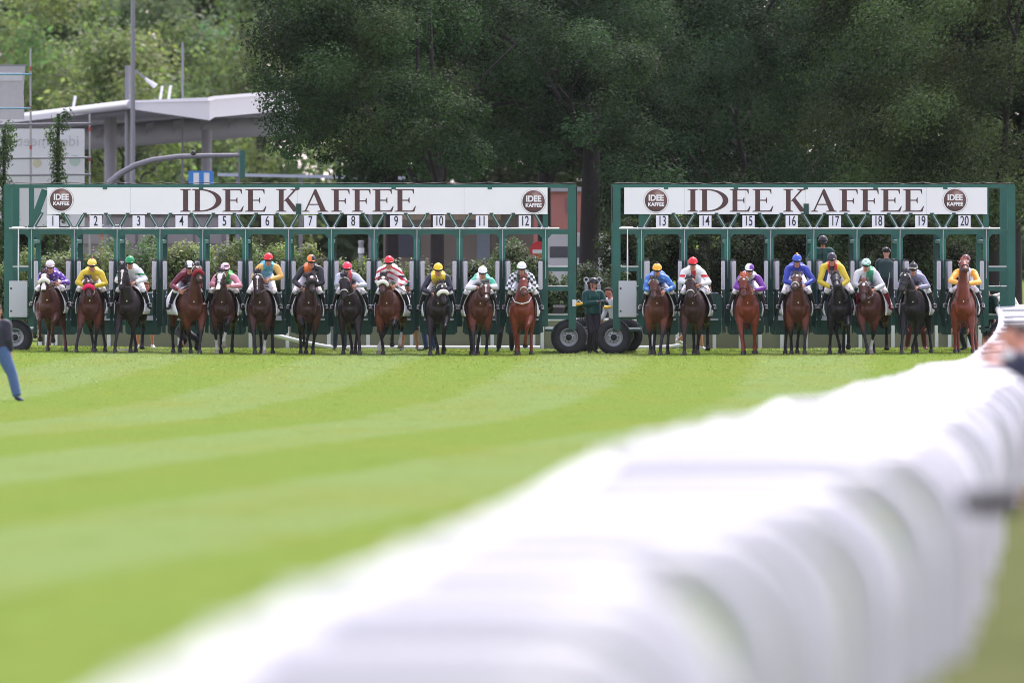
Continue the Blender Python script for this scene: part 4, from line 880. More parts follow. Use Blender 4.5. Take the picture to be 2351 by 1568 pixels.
    if hair:
        hh = MB(); hh.loft([hc - u * .03 - f * .085, hc + u * .03 - f * .060, hc + u * .085 - f * .02, hc + u * .110 + f * .045, hc + u * .095 + f * .082], [.050, .074, .078, .066, .045], [.03, .05, .055, .035, .014], l, 14, 3, hair)
        for k in range(26):
            a = RNG.uniform(-1, 1); b_ = RNG.uniform(-.6, 1); p = hc + l * a * .062 + f * (.075 * b_ - .01) + u * (.105 + .02 * (1 - abs(a)) - .03 * a * a)
            hh.tube([p - u * .02, p + u * .012 + f * .008 * RNG.normal() + l * .01 * RNG.normal()], [.012, .004], 5, hair)
        fuse('hair', hh, .011, HAIRM, root, 1)
    return root
def stand(h=1.78, lean=0.0, feet=((-.13, 0), (.13, 0)), look=(0, -1, 0), wr=None, el=None, crouch=0.0, toes=None, lift=(0, 0), side=0.0):
    k = h / 1.78; z = lambda v: v * k
    pz = .96 - crouch; pel = Vc((side * .3, .06 * (lean > .2) + crouch * .35, z(pz))); nb = pel + Vc((side * .6, -math.sin(lean) * .52 * k, math.cos(lean) * .52 * k))
    hd = nb + Vc((side * .1, -math.sin(lean) * .12 - .015, .175 * k * math.cos(lean * .5))); ax = Vc((1, 0, 0))
    sh = [nb + Vc((s * .185 * k, 0, -.055)) for s in (-1, 1)]
    if el is None: el = [sh[i] + Vc((s * .06, .03 - .05 * lean, -.29 * k)) for i, s in enumerate((-1, 1))]
    else: el = [Vc(e) for e in el]
    if wr is None: wr = [el[i] + Vc((s * .0, -.10, -.23 * k)) for i, s in enumerate((-1, 1))]
    else: wr = [Vc(e) for e in wr]
    hp = [pel + Vc((s * .095, 0, -.05)) for s in (-1, 1)]
    an = [Vc((feet[i][0], feet[i][1] + .03, .085 + lift[i])) for i in (0, 1)]
    kn = []
    for i in (0, 1):
        a = hp[i].lerp(an[i], .5); gap = max(0, (.86 * k) ** 2 - (hp[i] - an[i]).length ** 2); kn.append(a + Vc(((feet[i][0]) * .1, -.5 * math.sqrt(gap) - .01, 0)))
    td = toes or ((-.05, -.16, -.05), (.05, -.16, -.05))
    toe = [an[i] + Vc(td[i]) for i in (0, 1)]
    return dict(pel=pel, neck=nb, head=hd, hf=Vc(look), hu=Vc((0, 0, 1)), sh=sh, el=el, wr=wr, hp=hp, kn=kn, an=an, toe=toe)
# ---------------------------------------------------------------- horses
COAT = vmat('horse_coat', 0.48, sheen=.0, var=.30, scale=6, bump=.30, spec=.32)
MANE = vmat('horse_mane', 0.55, var=.4, scale=50, bump=.6)
CLOTHW = mat('saddle_cloth', (.78, .78, .82), .75, var=.06, scale=8, bump=.4)
TACK = mat('tack_black', (.016, .014, .014), .4, var=.2)
TACKW = mat('tack_white', (.78, .77, .74), .6, var=.05)
FLEECE = mat('fleece_white', (.80, .79, .72), .95, var=.1, scale=50, bump=1.0)
FLEECER = mat('fleece_red', (.80, .015, .11), .95, var=.1, scale=50, bump=1.0)
FLEECEM = mat('fleece_maroon', (.28, .02, .03), .95, var=.1, scale=50, bump=1.0)
FLEECEB = mat('fleece_black', (.02, .02, .022), .95, var=.1, scale=50, bump=1.0)
BAY = lin(80, 44, 34); DBAY = lin(56, 36, 33); CHE = lin(112, 52, 36); DRK = lin(38, 30, 32); BLK = lin(29, 27, 32); LIV = lin(74, 41, 36)
KH = DIST and 1 / 93.6
def horse(n, label, cx, ear, muz, ro, feet, coat, points=True, mark=None, nose=None, brow=True, socks=(), Y=-2.4, nband=None, breast=None, hood=False, forelock=None, up=False):
    gy = 805 if n < 4 else (809 if n < 8 else (812 if n < 15 else 808))
    X = PX(cx, Y - .6); root = empty('horse', (X, Y, gz(X, Y))); tag(root, label, 'horse', 'race horses leaving the gates')
    px = lambda x: (x - cx) * KH
    pz = lambda y: (gy - y) * KH
    dark = BLK if points else tuple(v * .8 for v in coat)
    spd = Vc((ro, 1.55, 0)).normalized(); lat = Vc((spd.y, -spd.x, 0))
    def sp(y, z, s=0): t = (y + .7) / 1.55; return Vc((ro * t, y, z)) + lat * s
    b = MB(); belly = tuple(v * .9 for v in coat)
    b.loft([sp(-.77, 1.24), sp(-.70, 1.20), sp(-.47, 1.17), sp(-.1, 1.18), sp(.25, 1.21), sp(.58, 1.28), sp(.80, 1.27), sp(.92, 1.22)],
           [.06, .180, .275, .300, .295, .275, .21, .09], [.09, .24, .40, .42, .37, .32, .25, .13], lat, 20, 5, coat)
    b.ell((.125, -.685, 1.10), (.085, .085, .17), 12, 8, coat); b.ell((-.125, -.685, 1.10), (.085, .085, .17), 12, 8, coat)
    b.loft([sp(-.42, 1.50), sp(-.15, 1.565), sp(.15, 1.53)], [.07, .075, .07], [.08, .07, .06], lat, 10, 3, coat)
    ez, mz = pz(ear[1]), pz(muz[1]); ex_, mx = px(ear[0]), px(muz[0])
    poll = Vc((ex_, -1.02, ez - .15)); tip = Vc((mx, 0, mz + .035))
    if up: poll = Vc((ex_, -.86, ez - .13)); 
    dx, dz = tip.x - poll.x, tip.z - poll.z; L = max(.60, math.hypot(dx, dz) * 1.03); tip.y = poll.y - math.sqrt(max(.02, L * L - dx * dx - dz * dz))
    nk0 = Vc((0, -.52, 1.28)); nm = nk0.lerp(poll, .55) + Vc((-ex_ * .12, .02, .06))
    b.loft([nk0 + Vc((0, .25, .0)), nk0, nk0.lerp(nm, .55) + Vc((0, -.02, .02)), nm, poll + Vc((0, .05, -.03)), poll + Vc((0, 0, .0))], [.20, .205, .155, .115, .088, .07], [.34, .33, .27, .20, .135, .10], (1, 0, 0), 16, 4, coat)
    d = (tip - poll).normalized(); l = Vc((1, 0, 0)); l = (l - d * l.dot(d)).normalized(); q = d.cross(l)
    if q.y > 0 and not up: q = -q
    if up and q.z < 0: q = -q
    H = lambda t, s=0, o=0: poll + d * (L * t) + l * s + q * o
    mzc = tuple(v * .45 + .012 for v in coat)
    b.loft([H(-.04, 0, -.02), H(.05, 0, .0), H(.22, 0, -.005), H(.42, 0, -.012), H(.66, 0, -.004), H(.86, 0, -.006), H(.95, 0, -.012), H(1.0, 0, -.02)],
           [.062, .100, .122, .102, .076, .074, .066, .042], [.075, .115, .145, .125, .092, .080, .070, .045], l, 18, 4, [coat, coat, coat, coat, coat, mzc, mzc, mzc])
    for s in (-1, 1):
        b.ell(H(.26, s * .108, .050), (.022, .03, .035), 8, 6, coat)
        b.ell(H(.93, s * .046, .056), (.018, .02, .024), 8, 6, mzc)
        a = H(-.03, s * .06, .0); updir = (-d * .65 + Vc((s * .18, -.05, .75))).normalized() if not up else Vc((s * .5, .6, .35)).normalized()
        b.loft([a - updir * .05, a + updir * .03, a + updir * .10, a + updir * .17], [.030, .040, .034, .006], [.026, .028, .020, .005], l, 10, 3, coat)
    exm = MB()
    for s in (-1, 1): exm.ell(H(.262, s * .124, .056), (.018, .02, .022), 8, 6, (.006, .005, .005))
    hoofs = []
    def limbcol(z, c): return dark if z < .52 else c
    for i, (fx, fz) in enumerate(feet):
        front = i < 2; s = -1 if i % 2 == 0 else 1; fx = px(fx); sock = i in socks; lowc = dark
        sockc = (.55, .53, .52)
        if front:
            arm = tuple(v * m for v, m in zip(coat, (1.5, 1.3, 1.2))) if points and coat not in (BLK, DRK) else coat
            shd = Vc((s * .165, -.48, 1.22)); elb = Vc((s * .185 + fx * .05, -.46, .94))
            if fz > .07:
                kn = Vc((elb.x * .55 + fx * .45, -.86, .64 + fz * .45)); fe = Vc((fx, -.66, fz + .17)); ho = Vc((fx, -.52, fz + .09)); he = Vc((fx, -.45, fz + .03))
            else:
                fy = -.82 if (i + n // 2) % 2 else -.30; kn = Vc((elb.x * .5 + fx * .5, fy * .5 - .27, .50)); fe = Vc((fx, fy, .17)); ho = Vc((fx, fy - .06, .085)); he = Vc((fx, fy - .085, -.01))
            b.loft([shd, elb, elb.lerp(kn, .35), elb.lerp(kn, .85), kn], [.125, .112, .096, .060, .060], [.16, .13, .105, .062, .062], (1, 0, 0), 12, 4, [coat, arm, arm, lowc if points and fz > .07 else coat, lowc if points and fz > .07 else coat])
        else:
            shd = sp(.60, 1.22, s * .12); st = sp(.48, .95, s * .17)
            if fz > .07: fy = .95; hk = Vc((sp(.9, .6, s * .17).x * .4 + fx * .6, 1.02, .62 + fz * .5)); fe = Vc((fx, .86, fz + .17)); ho = Vc((fx, .80, fz + .09)); he = Vc((fx, .77, fz + .02))
            else:
                fy = .36 if (i + n // 3) % 2 else .98; hk = Vc((sp(.7, .6, s * .16).x * .5 + fx * .5, fy + .14, .56)); fe = Vc((fx, fy + .03, .17)); ho = Vc((fx, fy - .03, .085)); he = Vc((fx, fy - .055, -.01))
            b.loft([shd, st, st.lerp(hk, .5), hk], [.175, .135, .088, .058], [.24, .19, .11, .068], (1, 0, 0), 14, 4, [coat, coat, coat, lowc])
            kn = hk
        lc = sockc if sock else lowc if points else coat
        b.loft([kn + Vc((0, 0, .06)), kn, kn.lerp(fe, .25), kn.lerp(fe, .75), fe, fe.lerp(ho, .55), ho + (he - ho) * .3], [.056, .060, .041, .039, .050, .040, .048], [.058, .062, .048, .045, .052, .043, .050], (1, 0, 0), 12, 4, [lowc if points else coat, lowc if points else coat, lowc if points else coat, lc, lc, lc, lc])
        hoofs.append((ho, he, sock))
    star = lin(235, 228, 222); arm_ = arm
    def rc(co, c):
        p = co - poll; t = p.dot(d) / L; s = p.dot(l); o = p.dot(q)
        if mark and o > .015 and t > .02:
            if mark == 'star' and ((t - .24) / .080) ** 2 + (s / .040) ** 2 < 1: return star
            if mark == 'smallstar' and ((t - .22) / .060) ** 2 + ((s - .008) / .026) ** 2 < 1: return star
            if mark == 'stripe' and (((t - .24) / .08) ** 2 + (s / .042) ** 2 < 1 or (abs(s + .004) < .015 and .2 < t < .80)): return star
            if mark == 'snip' and (((t - .22) / .07) ** 2 + (s / .032) ** 2 < 1 or (abs(s) < .008 and .2 < t < .62) or ((t - .80) / .07) ** 2 + (s / .024) ** 2 < 1): return star
            if mark == 'blaze' and .12 < t < .97 and abs(s + .008) < (.062 if t < .42 else .036 if t < .75 else .056): return star
        if points and co.z < .60 and (c == coat or c == arm_):
            k = min(1, max(0, (.74 - co.z) / .30)); return tuple(a * (1 - k) + e * k for a, e in zip(c, dark))
        if co.z > .8 and -.78 < co.y < -.5:         # paler hair on the breast muscles
            return tuple(v * 1.08 for v in c)
    fuse('body', b, .021, COAT, root, 5, rc, exm)
    for ho, he, sk in hoofs:
        dv = he - ho
        MB().loft([ho - dv * .05, ho + dv * .4, he], [.046, .055, .066], [.052, .064, .076], (1, 0, 0), 14, 0, lin(150, 140, 130) if sk else lin(52, 48, 48)).build('hoof', LEATHER, root, smooth=True, colors=True)
    mn = MB(); mc = BLK if points else tuple(v * .9 for v in coat); fl = forelock or mc
    mn.loft([poll + Vc((0, .06, .04)), nm + Vc((.01, .20, .10)), nk0 + Vc((0, .25, .36))], [.020, .03, .025], [.05, .07, .05], (1, 0, 0), 8, 4, mc)
    for k in range(16):
        s = RNG.uniform(-.05, .05); a = H(-.04, s, .02); e = H(RNG.uniform(.06, .20), s * 1.5 + RNG.normal() * .015, .125 + RNG.uniform(0, .02)); w_ = a.lerp(e, .5) + Vc((0, -.02, .05 + RNG.uniform(0, .04)))
        mn.loft([a, w_, e], [.014, .013, .004], [.014, .012, .004], None, 5, 2, fl)
    for k in range(9):
        s = RNG.uniform(-.04, .04); a = H(-.05, s, 0); mn.loft([a, a + Vc((RNG.normal() * .03, 0, .06)), a + Vc((RNG.normal() * .05 + .01, .02, .10 + RNG.uniform(0, .05)))], [.016, .012, .003], [.016, .012, .003], None, 5, 2, fl)
    mn.build('mane', MANE, root, smooth=True, colors=True)
    tl = MB(); tp = sp(.93, 1.40)
    for k in range(7): tl.loft([tp, tp + Vc((0, .12, -.05)), tp + Vc((RNG.normal() * .04, .20, -.35)), tp + Vc((RNG.normal() * .08, .16, -.80))], [.03, .04, .05, .01], [.03, .04, .05, .01], None, 7, 3, mc)
    tl.build('tail', MANE, root, smooth=True, colors=True)
    # saddle cloth, saddle, girth
    c_ = MB(); NA, NY = 22, 8; g = []
    for j in range(NY + 1):
        y = -.30 + .78 * j / NY
        for k in range(NA + 1):
            a = R(-122 + 244 * k / NA); sd_ = abs(math.sin(a)); dn = max(0, (abs(a) - R(60)) / R(52))
            wob = .020 * math.sin(j * 2.1 + k * .9 + n) * dn
            rx, rz = .322 + .075 * dn + wob, .425 + .05 * dn
            p = sp(y - .10 * dn + .05 * math.sin(n + k), 1.225 + math.cos(a) * rz - .015 * dn, math.sin(a) * rx); g.append(p)
    m = bpy.data.meshes.new('saddle_cloth'); m.from_pydata(g, [], [(j * (NA + 1) + k, j * (NA + 1) + k + 1, (j + 1) * (NA + 1) + k + 1, (j + 1) * (NA + 1) + k) for j in range(NY) for k in range(NA)])
    bm = bmesh.new(); bm.from_mesh(m); bmesh.ops.recalc_face_normals(bm, faces=bm.faces); bmesh.ops.solidify(bm, geom=bm.faces[:], thickness=-.012); bm.to_mesh(m); bm.free(); m.shade_smooth(); m.materials.append(CLOTHW)
    o = bpy.data.objects.new('saddle_cloth', m); COL.objects.link(o); o.parent = root
    MB().loft([sp(-.22, 1.66), sp(-.10, 1.655), sp(.10, 1.64), sp(.28, 1.68)], [.06, .13, .17, .14], [.03, .04, .035, .03], lat, 14, 3).build('saddle', TACK, root, smooth=True)
    # bridle
    br = MB()
    for s in (-1, 1):
        br.tube([H(.05, s * .108, .0), H(.40, s * .104, .0), H(.80, s * .080, -.01)], .009, 6)
        br.lathe(H(.84, s * .084, -.015), l, [(.032, -.006), (.04, 0), (.032, .006), (.026, 0), (.032, -.006)], 14)
        br.tube([H(.10, s * .11, -.02), H(.35, s * .09, -.13), H(.36, 0, -.14)], .008, 6)
    arc = lambda t, rx, ry, r0, oo=0: [H(t, rx * math.sin(R(a)), -.01 + ry * math.cos(R(a)) + oo) for a in range(-95, 96, 19)]
    br.tube(arc(.62, .088, .106, 0), .010, 6)
    br.build('bridle', TACK, root, smooth=True)
    if brow: MB().tube(arc(.10, .120, .140, 0), .013, 6).build('browband', TACKW, root, smooth=True)
    else: MB().tube(arc(.10, .120, .140, 0), .012, 6).build('browband', TACK, root, smooth=True)
    if nband == 'white': MB().tube(arc(.66, .090, .108, 0), .012, 6).build('noseband', TACKW, root, smooth=True)
    if nose: MB().loft(arc(.50, .112, .135, 0), [.02] + [.052] * 9 + [.02], [.02] + [.048] * 9 + [.02], d, 12, 2).build('noseband', {'w': FLEECE, 'r': FLEECER, 'm': FLEECEM, 'b': FLEECEB}[nose], root, smooth=True)
    if hood:
        MB().tube([H(.02, s * .09, .05) for s in (-1, -.5, 0, .5, 1)], .045, 8).build('ear_hood', TACK, root, smooth=True)
    if breast: MB().tube([(-.23, -.52, 1.42), (-.17, -.80, 1.31), (0, -.90, 1.26), (.17, -.80, 1.31), (.23, -.52, 1.42)], .014, 6).build('breastplate', breast, root, smooth=True)
    else: MB().tube([(-.20, -.60, 1.40), (-.13, -.80, 1.31), (0, -.87, 1.28), (.13, -.80, 1.31), (.20, -.60, 1.40)], .007, 6).build('breast_strap', TACK, root, smooth=True)
    MB().ell((.0, -.882, 1.275), (.018, .01, .018), 8, 5).build('strap_ring', STEEL, root)
    return root, dict(bits=[H(.84, -.085, -.015), H(.84, .085, -.015)], px=px, pz=pz, ro=ro, sp=sp, up=up)
REIN = mat('rein_brown', (.05, .03, .02), .6)
def jockey(label, hr, cap, J2, top, sleeve=None, jfn=None, helmet=None, cap_fn=None, pom=None, hands=None, breech=lin(232, 230, 238), boots=lin(30, 30, 36), whip=None, glove=None):
    root, I = hr; px, pz = I['px'], I['pz']
    cx, cz = px(cap[0]), pz(cap[1]); yh = -.52 if not I['up'] else -.12
    hd = Vc((cx, yh, cz - .155)); bx = cx * .55 + I['ro'] * .10
    nb = Vc((cx * .9 + bx * .1, yh + .12, cz - .275)); pel = Vc((bx * .5 + I['ro'] * .4, .34, max(1.80, cz - .50)))
    if I['up']: pel = Vc((.12, .36, 1.66)); nb = Vc((cx, .06, cz - .36))
    hz = pz(660) if not hands else pz(hands[1]); hx = cx * .35 if not hands else px(hands[0])
    sh = [nb + Vc((s * .205, .02, -.085)) for s in (-1, 1)]
    wr = [Vc((hx + s * .075, -.70, hz + .02)) for s in (-1, 1)]
    el = []
    for i, s in enumerate((-1, 1)):
        m = sh[i].lerp(wr[i], .5); el.append(m + Vc((s * .205, .10, -.10 + .03 * ((i + int(cap[0])) % 2))))
    rox = I['ro'] * .35
    hp = [pel + Vc((s * .10, 0, -.05)) for s in (-1, 1)]
    kn = [Vc((rox + s * .30, -.34, 1.54)) for s in (-1, 1)]; an = [Vc((rox + s * .435, -.16, 1.16)) for s in (-1, 1)]; toe = [a + Vc((s * .06, -.17, -.03)) for a, s in zip(an, (-1, 1))]
    J = dict(pel=pel, neck=nb, head=hd, hf=Vc((-(cx - hx) * .25 + J2, -1, -.22)), hu=Vc((0, -.2, 1)), sh=sh, el=el, wr=wr, hp=hp, kn=kn, an=an, toe=toe, bend=Vc((0, .02, .02)),
             hd=[Vc((.35, -.55, -.3)), Vc((-.35, -.55, -.3))], hem=.02)
    loc = tuple(root.location)
    r = make_person(label, 'jockeys riding out of the gates', loc, 0, J, top, sleeve, breech, helmet=helmet, goggles=True, boots=boots, jfn=(lambda co, c: jfn(co - nb, c)) if jfn else None, topm=SILK, cap_fn=cap_fn, pom=pom, glove=glove, fab=1.25, legname='breeches', topname='silks', curl=1.0)
    for s, i in ((-1, 0), (1, 1)):                  # irons and leathers belong to the horse's tack
        MB().tube([Vc((rox * .7 + s * .22, -.12, 1.58)), an[i] + Vc((-s * .02, -.06, .05))], .010, 5).build('stirrup_leather', TACK, root)
        a = an[i] + Vc((s * .01, -.07, -.055)); MB().tube([a + Vc((-.05, 0, .11)), a + Vc((-.065, 0, .0)), a + Vc((.065, 0, .0)), a + Vc((.05, 0, .11)), a + Vc((-.05, 0, .11))], .009, 5).build('stirrup', STEEL, root)
        MB().tube([I['bits'][i], I['bits'][i].lerp(wr[i], .5) + Vc((s * .04, 0, -.05)), wr[i] + Vc((0, -.07, -.02))], .007, 5).build('rein', REIN, root)
    if whip:
        a = wr[whip > 0] + Vc((0, -.06, -.02)); o = MB().tube([loc_ + Vc(loc) for loc_ in (a - Vc((whip * .10, 0, -.06)), a, a + Vc((whip * .55, .1, -.30)))], [.012, .011, .006], 6).build('whip', TACK); tag(o, 'black whip of the ' + ' '.join(label.split()[:5]), 'whip', 'whips')
    return r
# ---------------------------------------------------------------- the field of twenty
WHT = lin(238, 238, 244); NAVY = lin(38, 38, 58); BLACKC = lin(32, 32, 40)
half = lambda a, b: (lambda p: a if p.x < 0 else b)
band = lambda main, rim, lo=.012: (lambda p: rim if p.z < lo else main)
def spots(a, b, k=38): return lambda p: b if math.sin(p.x * k + 1) * math.sin(p.y * k) * math.sin(p.z * k + .5) > .12 else a
def quart(a, b): return lambda p: a if (p.x < 0) == (p.z > .06) or p.x < 0 else b
h1 = horse(1, 'liver chestnut horse with white blaze and white noseband leaping from stall 1', 109, (104, 614), (103.6, 669), .16, [(92, .27), (121, .24), (104, 0), (147, 0)], LIV, False, 'blaze', 'w', brow=False)
jockey('jockey in purple silks and pale cap on the horse from stall 1', h1, (115, 595), .05, lin(98, 52, 168), helmet=lin(222, 216, 220), cap_fn=lambda p: lin(150, 60, 60) if .018 < p.z < .034 else lin(222, 216, 220),
       jfn=lambda p, c: lin(215, 205, 235) if math.sin(p.x * 40 + p.z * 22) * math.sin(p.z * 37 - p.x * 15) > .62 else c, hands=(131, 648), whip=-1)
h2 = horse(2, 'bay horse with a bright red fleece noseband coming out of stall 2', 207, (203.5, 626), (207.5, 683), .03, [(176, 0), (217, 0), (209, 0), (238, 0)], LIV, True, 'smallstar', 'r', brow=True)
jockey('jockey in plain yellow silks and yellow cap at stall 2', h2, (211, 590), 0, lin(226, 196, 50), helmet=lin(238, 214, 90), pom=lin(190, 30, 50), cap_fn=band(lin(238, 214, 90), lin(200, 150, 90), .004), hands=(208, 655), glove=WHT)
h3 = horse(3, 'tall dark brown horse with raised head and thin blaze from stall 3', 292, (284, 597), (280, 663), .22, [(265, 0), (299, 0), (309, 0), (322, 0.08)], DRK, True, 'stripe', brow=False, hood=True)
jockey('jockey in white silks with green armbands and green cap', h3, (298, 583), -.1, WHT, helmet=lin(20, 150, 90), jfn=lambda p, c: lin(20, 140, 85) if -.20 < p.z < -.145 and abs(p.x) > .12 or -.22 < p.z < -.16 and p.x < -.03 else c, hands=(303, 645))
h4 = horse(4, 'bay horse turning sideways with raised head and maroon noseband at stall 4', 446, (452, 599), (462, 647), -.50, [(437, 0), (459, 0), (395, 0), (409, 0)], BAY, True, 'smallstar', 'm', brow=True)
jockey('jockey in maroon silks and white cap leaning forward at stall 4', h4, (435, 596), .35, lin(112, 22, 48), helmet=WHT, cap_fn=lambda p: BLACKC if p.x > .075 else WHT, jfn=lambda p, c: lin(58, 26, 44) if abs(p.x) < .13 and p.z < -.1 else c, hands=(418, 665))
h5 = horse(5, 'bay horse with broad white blaze and white leg from stall 5', 510, (509, 612), (502, 668), .10, [(497, 0), (514, .16), (505, 0), (529, 0)], DBAY, True, 'blaze', brow=True, socks=(0, 1), hood=True)
jockey('jockey in green vest with pink sleeves and pink cap', h5, (517, 600), -.12, lin(60, 175, 80), lin(240, 160, 180), helmet=lin(242, 200, 210), cap_fn=lambda p: lin(60, 40, 50) if p.y > .02 and p.x < .01 and p.z > .05 and p.z < .1 else lin(242, 200, 210), hands=(520, 655))
h6 = horse(6, 'brown horse with pointed star and stripe from stall 6', 597, (592, 612), (593, 677), .10, [(586, 0), (606, .04), (597, 0), (624, 0)], DBAY, True, 'stripe', brow=True, socks=(1,))
jockey('jockey in light blue silks with ochre sleeves and red cap', h6, (616, 577), -.08, lin(60, 165, 200), lin(226, 178, 92), helmet=lin(225, 40, 55), hands=(611, 640))
h7 = horse(7, 'brown horse with white star and dark noseband lifting a foreleg at stall 7', 709, (716, 617), (719, 669), -.12, [(698, .22), (718, 0), (688, 0), (701, 0)], DBAY, True, 'star', 'b', brow=False)
jockey('jockey in black and orange silks with cap halved black and orange', h7, (715, 580), 0, BLACKC, helmet=BLACKC, cap_fn=lambda p: lin(235, 110, 40) if p.z < .008 else (BLACKC if p.x < 0 else lin(245, 135, 55)), jfn=lambda p, c: lin(238, 118, 45) if p.x < 0 and -.30 - p.x * .9 < p.z and abs(p.x) < .17 else c, hands=(700, 658), whip=-1)
h8 = horse(8, 'nearly black horse with plain face and pale browband from stall 8', 803, (791, 622), (791, 686), .06, [(788, 0), (826, 0), (806, 0), (815, 0)], DRK, True, None, brow=True, nband='white', hood=True)
jockey('jockey with bright pink cap and pale sleeves with black vest', h8, (797, 599), -.05, BLACKC, lin(205, 210, 226), helmet=lin(245, 60, 95), jfn=lambda p, c: lin(240, 80, 110) if abs(p.x - .07) < .035 and p.z > -.25 else (lin(215, 215, 225) if abs(p.x - .02) < .09 and p.y < 0 and p.z < -.0 else c), hands=(812, 655))
h9 = horse(9, 'bay horse with white diamond and white noseband from stall 9', 888, (881, 620), (878, 673), .28, [(879, 0.03), (900, .22), (868, 0), (917, .14)], BAY, True, 'star', 'w', brow=False, socks=(2, 3))
jockey('jockey in white silks with diagonal red stripes and red cap', h9, (893, 585), -.15, WHT, helmet=lin(225, 35, 55), cap_fn=lambda p: WHT if -.005 < p.z < .012 else lin(225, 35, 55),
       jfn=lambda p, c: lin(205, 30, 55) if math.sin((p.z * 1.0 + abs(p.x) * .55) * 42) > .35 else (BLACKC if p.x > .2 and -.26 < p.z < -.20 else c), hands=(903, 655), whip=1)
h10 = horse(10, 'nearly black horse with low head and white noseband from stall 10', 1006, (1013, 637), (1021, 697), -.05, [(988, 0), (1019, .10), (1004, 0), (1017, 0)], DRK, True, 'smallstar', 'w', brow=True)
jockey('jockey in navy silks with yellow yoke and yellow cap', h10, (1006, 601), .03, NAVY, helmet=lin(240, 205, 40), jfn=lambda p, c: lin(228, 200, 40) if abs(p.x) < .17 - max(0, -p.z - .12) * .35 and p.z > -.42 else c, hands=(1000, 672))
h11 = horse(11, 'bright bay horse with star and white snip from stall 11', 1103, (1115, 638), (1117, 691), -.14, [(1088, 0), (1117, 0), (1082, 0), (1096, 0)], BAY, True, 'snip', brow=True, hood=True)
jockey('jockey in white and mint silks with white cap at stall 11', h11, (1108, 608), .05, WHT, helmet=WHT, jfn=lambda p, c: lin(90, 195, 165) if (p.x > .07 and p.z > -.16) or (p.x < -.14 and p.z > -.06) or (abs(p.x) < .1 and -.36 < p.z < -.22) else c, hands=(1103, 658))
h12 = horse(12, 'bright chestnut horse with white breastplate lifting a foreleg at stall 12', 1198, (1202, 623), (1203, 678), .08, [(1186, 0), (1206, .20), (1190, 0), (1220, 0)], CHE, False, 'smallstar', brow=False, breast=TACKW, nband='white')
chk = lambda p: math.sin(p.x * 46 + 3 * p.y) * math.sin(p.z * 46 + 9 * p.x) > .0
jockey('jockey in dark green and white checked silks with white cap', h12, (1198, 598), 0, lin(30, 62, 58), WHT, helmet=WHT, jfn=lambda p, c: (lin(28, 52, 52) if chk(p) and abs(p.x) > .13 else c), hands=(1198, 668), breech=lin(225, 228, 238))
h13 = horse(13, 'reddish bay horse with plain face and pale browband from stall 13', 1508, (1500, 629), (1500, 686), .18, [(1494, 0), (1516, 0), (1503, 0), (1534, 0)], BAY, True, None, brow=True)
jockey('jockey in mid blue silks with orange yellow cap', h13, (1508.7, 602), -.05, lin(62, 118, 200), helmet=lin(250, 185, 60), pom=NAVY, jfn=lambda p, c: lin(120, 170, 225) if math.sin(p.x * 30) * math.sin(p.z * 34 + p.x * 10) > .55 else (lin(38, 60, 120) if abs(p.x) < .12 and p.z < -.2 else c), hands=(1519, 668))
h14 = horse(14, 'dark bay horse with pale browband and noseband from stall 14', 1590, (1584, 626), (1584, 686), .22, [(1571, 0), (1602, 0), (1596, 0), (1627, .09)], DBAY, True, None, brow=True, nband='white')
jockey('jockey in white silks with red front and red armbands', h14, (1591, 588), -.05, WHT, helmet=lin(232, 30, 45), jfn=lambda p, c: lin(220, 35, 50) if (abs(p.x - .01) < .06 and p.z < -.05) or (abs(p.x) > .2 and -.21 < p.z < -.15) else c, hands=(1600, 652), whip=1, breech=WHT)
h15 = horse(15, 'chestnut horse with red forelock and small star from stall 15', 1716, (1706, 617), (1706, 679), .0, [(1705, 0), (1732, 0), (1710, 0), (1738, 0)], CHE, False, 'smallstar', brow=True, forelock=lin(190, 100, 70))
jockey('jockey in silver vest with purple sleeves and purple white cap', h15, (1721, 599), -.15, lin(205, 202, 210), lin(128, 60, 168), helmet=WHT, cap_fn=lambda p: lin(120, 60, 165) if p.x < -.02 else WHT, jfn=lambda p, c: lin(70, 45, 100) if abs(p.z + .2 - (p.x) * .9) < .028 and abs(p.x) < .18 else c, hands=(1724, 662), whip=1)
h16 = horse(16, 'bay horse turning its head left with white bit at stall 16', 1832, (1830, 616), (1821, 662), -.06, [(1818, 0), (1847, 0), (1805, 0), (1834, 0)], BAY, True, 'smallstar', brow=True, nband='white', hood=True)
jockey('jockey in royal blue silks and blue cap with orange pompom', h16, (1830, 578), 0, lin(42, 62, 172), helmet=lin(60, 95, 200), pom=lin(240, 180, 80), hands=(1840, 652))
h17 = horse(17, 'black horse with plain dark face from stall 17', 1927, (1917, 616), (1919, 657), .02, [(1906, 0), (1948, .14), (1931, 0), (1941, 0)], BLK, True, None, brow=False)
jockey('jockey in yellow silks with red braces and dark cap', h17, (1910, 575), 0, lin(222, 196, 50), helmet=lin(52, 46, 60), jfn=lambda p, c: lin(215, 45, 40) if .06 < abs(p.x) < .12 and p.z > -.36 else (BLACKC if abs(p.x) < .06 else c), hands=(1918, 658), glove=WHT)
h18 = horse(18, 'chestnut bay horse with small star from stall 18', 1994, (1982, 632), (1979, 689), .32, [(1990, 0), (2001, 0), (2010, 0), (2040, .08)], LIV, True, 'star', brow=True, socks=(1,), forelock=lin(120, 75, 58))
jockey('jockey in silver and emerald silks with green spotted cap', h18, (1989, 589), -.05, lin(222, 222, 228), helmet=lin(232, 240, 236), cap_fn=lambda p: lin(40, 150, 120) if p.z < .012 else spots(lin(232, 240, 236), lin(90, 195, 165))(p), jfn=lambda p, c: lin(45, 155, 115) if .0 < p.x < .17 and p.z > -.42 else c, hands=(2000, 662), boots=lin(120, 22, 40))
